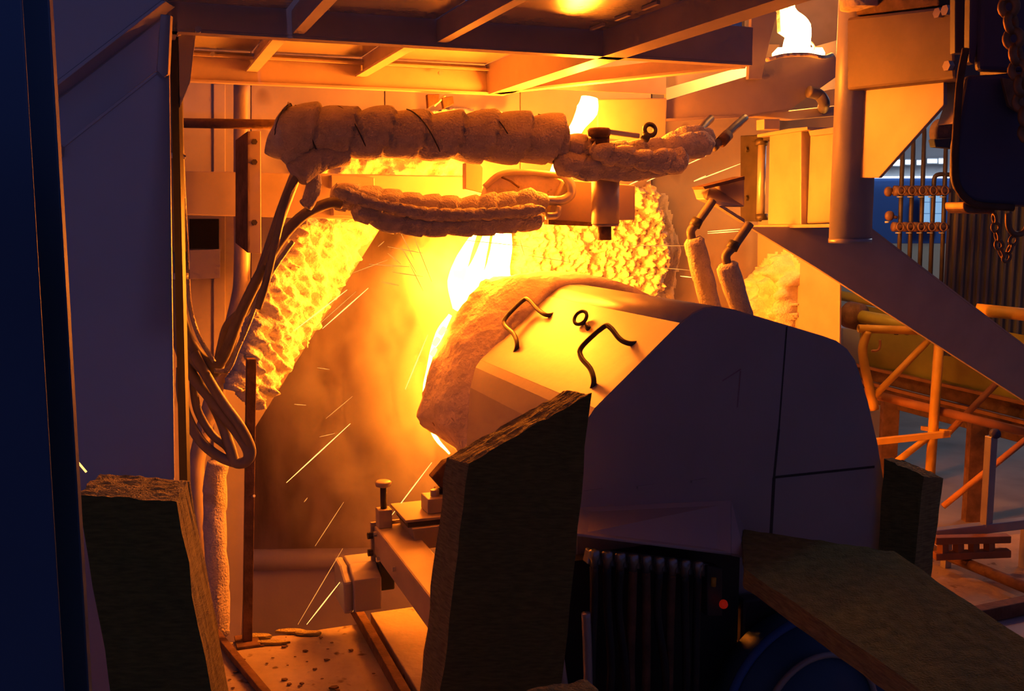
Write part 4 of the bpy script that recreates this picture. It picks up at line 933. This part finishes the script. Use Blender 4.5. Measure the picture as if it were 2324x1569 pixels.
link('post', *tube(spline([P(1968, 752, Yr), P(1958, 790, Yr), P(1962, 830, Yr), P(1972, 875, Yr), P(1985, 930, Yr)], 6), .024, 14), M['yellow'], rl, True)
rt('strut', (2108, 772), (1984, 900), .018)
rt('post', (2132, 770), (2107, 1130), .026)
rt('mid_rail', (1960, 890), (2400, 1000), .024, 'rail', 5.4, 5.2)
rt('strut', (2260, 872), (2150, 985), .018, 'rail', 5.5, 5.5)
rt('strut', (2110, 990), (2030, 1052), .018)
link('toe_bar', *bar(P(1985, 1003, 5.2), P(2155, 985, 5.2), .03, .034), M['yellow'], rl, bevel=.003)
link('toe_bar', *bar(P(2155, 982, 5.2), P(2095, 972, 5.5), .03, .024), M['yellow'], rl, bevel=.003)
rt('strut', (2400, 940), (2140, 1150), .016, 'rail', 5.1, 5.1)
link('hook', *tube(spline([P(1978, 797, 5.28), P(1992, 795, 5.28), P(1997, 785, 5.28), P(1997, 772, 5.28)], 6), .007, 8), M['redlamp'] if False else M['rail'], rl, True)
cvx = thing('conveyor_trough', P(2140, 930, 5.73), 'long rusty conveyor trough crossing behind the handrail', 'conveyor')
link('side_plate', *prism([P(1940, 690, 6.63), P(2480, 790, 5.43), P(2480, 955, 5.43), P(1940, 835, 6.63)], (0, .03, 0)), M['greenpipe'], cvx)
link('upper_channel', *prism([P(1940, 828, 6.53), P(2480, 952, 5.33), P(2480, 992, 5.33), P(1940, 856, 6.53)], (0, .06, 0)), M['rust'], cvx, bevel=.004)
link('channel_lip', *prism([P(1940, 826, 6.49), P(2480, 948, 5.29), P(2480, 956, 5.29), P(1940, 832, 6.49)], (0, .1, 0)), M['rail'], cvx)
link('lower_channel', *prism([P(1940, 862, 6.48), P(2480, 1000, 5.28), P(2480, 1050, 5.28), P(1940, 905, 6.48)], (0, .06, 0)), M['rust'], cvx, bevel=.004)
link('channel_lip', *prism([P(1940, 860, 6.43), P(2480, 996, 5.23), P(2480, 1004, 5.23), P(1940, 867, 6.43)], (0, .1, 0)), M['rail'], cvx)
for x, y, Y in ((2025, 905, 6.23), (2225, 965, 5.63)):
    p = P(x, y, Y); link('support', *wbox(p.x - .05, p.x + .05, Y, Y + .06, -.065, p.z + .02), M['rust'], cvx)
gr = thing('grey_stand', P(2240, 1200, 4.0), 'grey angle iron stand with one upright at the right', 'stand')
link('upright', *bar(P(2250, 990, 4.0), P(2238, 1195, 4.0), .035, .035, VV), M['steel'], gr, bevel=.003)
link('cap', *cyl(P(2254, 985, 4.0), P(2262, 985, 3.98), .02, n=12), M['hoist'], gr, True)
link('cross_bar', *bar(P(2120, 1212, 4.0), P(2420, 1176, 4.0), .04, .04), M['steel'], gr, bevel=.003)
for x, y in ((2150, 1212), (2330, 1190)):
    p = P(x, y, 4.02); link('leg', *bar(p, Vector((p.x, p.y, -.065)), .03, .03, VV), M['steel'], gr)
fr = thing('lower_frame', P(2200, 1240, 3.9), 'rusty slotted frame under the grey stand', 'frame')
for k in range(4):
    x = 2140 + k * 35; link('slot_post', *bar(P(x, 1218, 3.92), P(x, 1262, 3.92), .03, .03, VV), M['rail'], fr)
link('rail', *bar(P(2120, 1262, 3.92), P(2290, 1255, 3.92), .04, .03), M['rail'], fr, bevel=.003)
link('rail', *bar(P(2120, 1226, 3.92), P(2290, 1222, 3.92), .04, .03), M['rail'], fr, bevel=.003)
fp = link('platform_plate', *prism([PZ(2110, 1225, .25), PZ(2500, 1200, .25), PZ(2560, 1480, .25), PZ(2080, 1430, .25)], (0, 0, -.02)), M['floor'], bevel=.003)
tag(fp, 'dusty steel platform plate at the lower right below the railing', 'plate')
p = link('platform_rod', *cyl(PZ(2110, 1245, .3), PZ(2420, 1372, .3), .022, n=14), M['rust'], smooth=True); tag(p, 'round rusty rod lying across the platform plate', 'rod')
p = link('platform_bar', *bar(PZ(2200, 1400, .29), PZ(2460, 1345, .29), .05, .05), M['rust'], bevel=.004); tag(p, 'dark square bar on the platform plate by the lying wool board', 'bar')
p = link('paper_sheet', *prism([PZ(2250, 1412, .256), PZ(2420, 1380, .256), PZ(2460, 1480, .256), PZ(2330, 1470, .256)], (0, 0, .003)), M['hallgrey']); tag(p, 'pale grey sheet lying beside the long wool board', 'sheet')

# ================================================================== SPARKS
def sparks(items, v, m, r=.0016, names=None):
    for n_, (a, b) in enumerate(items):
        A, B = PV(*a, v), PV(*b, v); mid = A.lerp(B, .5)
        o = link('spark_streak', *tube([A, A.lerp(B, .3), mid, A.lerp(B, .7), B], r, 5, lambda s, an, t: r * (.25 + 1.5 * math.sin(math.pi * min(.97, max(.03, t))) ** .5 * .6)), M[m])  # solid glowing sliver drawn for the light trail of a flying spark
        tag(o, names[n_] if names else 'thin faint streak of a spark flung out of the melt through the smoke', 'spark', 'spark streaks thrown from the melt')
sparks([((666, 752), (788, 658)), ((732, 746), (836, 654)), ((920, 884), (971, 760)), ((650, 1096), (795, 962)), ((696, 1418), (776, 1316)), ((889, 1170), (980, 1050)),
        ((1575, 411), (1602, 399)), ((1558, 374), (1602, 354)), ((1575, 412), (1680, 372)), ((1468, 412), (1502, 396)), ((1606, 526), (1680, 520)), ((1606, 530), (1676, 525)), ((1544, 627), (1572, 630)), ((1424, 421), (1462, 404))], 3.85, 'spark', .0021, (
    'left of two parallel bright spark streaks crossing the sloping wool lining', 'right of two parallel bright spark streaks beside the sloping wool lining',
    'steep bright spark streak just left of the hood rim', 'long bright spark streak low in the smoke, level with the slanted board top',
    'bright spark streak slanting above the floor edge left of the motor cover', 'bright spark streak rising behind the adjusting bolt',
    'very short spark streak at the left end of the long one beside the clamp unit', 'short bright spark streak just right of the rope clump',
    'long bright spark streak left of the clamp unit', 'short spark streak under the rope clump, right of the locating pin',
    'upper of two parallel flat spark streaks below the blast nozzle', 'lower of two parallel flat spark streaks below the blast nozzle',
    'short flat spark streak left of the wrapped hoses', 'short spark streak close to the top of the locating pin'))
sparks([((718, 742), (808, 662)), ((676, 1418), (778, 1245)), ((668, 918), (695, 920)), ((720, 835), (748, 839)), ((690, 1140), (698, 1130)), ((715, 1240), (780, 1140)), ((800, 620), (880, 590)), ((910, 560), (945, 620)),
        ((880, 575), (910, 600)), ((905, 520), (940, 590)), ((866, 640), (905, 648)), ((940, 540), (980, 640)), ((1050, 545), (1200, 560)), ((1200, 580), (1310, 598)), ((1180, 545), (1190, 580)), ((890, 618), (960, 628)), ((725, 992), (760, 984)), ((740, 950), (800, 900)), ((1500, 608), (1570, 614)), ((1420, 558), (1560, 558)),
        ((858, 560), (872, 548)), ((930, 600), (960, 660)), ((800, 1390), (840, 1320)), ((880, 560), (960, 575)), ((838, 600), (930, 606))], 3.9, 'sparkdim', .0016)
o = link('ember_streak', *bar(P(164, 1034, 1.9), P(196, 1072, 1.9), .003, .003), M['spark']); tag(o, 'bright thin spark streak beside the blue column above the left wool board', 'spark')

# ================================================================== SMOKE AND FLAME (volumes)
def hull(name, c, sx, sy, sz, m, label, cat):
    bm = bmesh.new(); bmesh.ops.create_icosphere(bm, subdivisions=3, radius=1.0)
    me = bpy.data.meshes.new(name); bm.to_mesh(me); bm.free(); me.materials.append(m)
    o = bpy.data.objects.new(name, me); COL.objects.link(o); o.location = c; o.scale = (sx, sy, sz); o.rotation_euler = (0, 0, AX); tag(o, label, cat, None, 'stuff'); return o
def vol_mat(name, dens, col, emit=0.0, ecol=HOT, scale=2.2, thr=(.42, .62), power=1.5, aniso=.2, distort=1.0):
    m = bpy.data.materials.new(name); m.use_nodes = True; N, L = m.node_tree.nodes, m.node_tree.links
    N.remove(N['Principled BSDF']); pv = N.new('ShaderNodeVolumePrincipled'); L.new(pv.outputs[0], N['Material Output'].inputs['Volume'])
    pv.inputs['Density Attribute'].default_value = ''; pv.inputs['Color'].default_value = (*col, 1); pv.inputs['Anisotropy'].default_value = aniso
    tc = N.new('ShaderNodeTexCoord')
    ln_ = N.new('ShaderNodeVectorMath'); ln_.operation = 'LENGTH'; L.new(tc.outputs['Object'], ln_.inputs[0])
    fo = N.new('ShaderNodeMapRange'); fo.inputs['From Min'].default_value = 1.0; fo.inputs['From Max'].default_value = .15; L.new(ln_.outputs['Value'], fo.inputs['Value'])
    pw = N.new('ShaderNodeMath'); pw.operation = 'POWER'; pw.inputs[1].default_value = power; L.new(fo.outputs[0], pw.inputs[0])
    nz = N.new('ShaderNodeTexNoise'); nz.inputs['Scale'].default_value = scale; nz.inputs['Detail'].default_value = 2.5; nz.inputs['Distortion'].default_value = distort
    L.new(tc.outputs['Object'], nz.inputs['Vector'])
    mr = N.new('ShaderNodeMapRange'); mr.inputs['From Min'].default_value = thr[0]; mr.inputs['From Max'].default_value = thr[1]; L.new(nz.outputs['Fac'], mr.inputs['Value'])
    mu = N.new('ShaderNodeMath'); mu.operation = 'MULTIPLY'; L.new(pw.outputs[0], mu.inputs[0]); L.new(mr.outputs[0], mu.inputs[1])
    m2 = N.new('ShaderNodeMath'); m2.operation = 'MULTIPLY'; m2.inputs[1].default_value = dens; L.new(mu.outputs[0], m2.inputs[0]); L.new(m2.outputs[0], pv.inputs['Density'])
    if emit:
        m3 = N.new('ShaderNodeMath'); m3.operation = 'MULTIPLY'; m3.inputs[1].default_value = emit; L.new(mu.outputs[0], m3.inputs[0]); L.new(m3.outputs[0], pv.inputs['Emission Strength'])
        pv.inputs['Emission Color'].default_value = (*ecol, 1)
    return m
hull('smoke_plume', PV(880, 960, 4.75), .62, .55, .95, vol_mat('smoke', 7.0, (.95, .9, .82), scale=2.6, thr=(.43, .57), power=1.1, distort=1.4), 'billowing smoke glowing orange left of the spinner hood', 'smoke')
hull('smoke_plume', PV(955, 880, 4.42), .36, .30, .74, vol_mat('hot_smoke', 24.0, (.96, .93, .88), scale=2.4, thr=(.38, .58), power=1.7, distort=1.2), 'dense bright smoke close along the left rim of the hood', 'smoke')
hull('flame_halo', PV(985, 850, 4.30), .20, .18, .42, vol_mat('fibre_glow', 1.0, (.9, .8, .6), 9.0, HOT, 2.0, (.25, .6), 1.4), 'glowing haze of hot fibres along the left rim of the hood', 'flame')
hull('flame_halo', PV(1050, 610, 4.3), .34, .26, .32, vol_mat('flame', .3, (.9, .8, .6), 110.0, HOT, 2.0, (.3, .6), 1.6), 'yellow flame around the melt where it lands on the spinner', 'flame')
hull('smoke_plume', PV(1850, 30, 4.45), .30, .25, .30, vol_mat('furnace_smoke', 2.0, (.9, .75, .7)), 'pinkish smoke round the melt stream at the upper right', 'smoke')
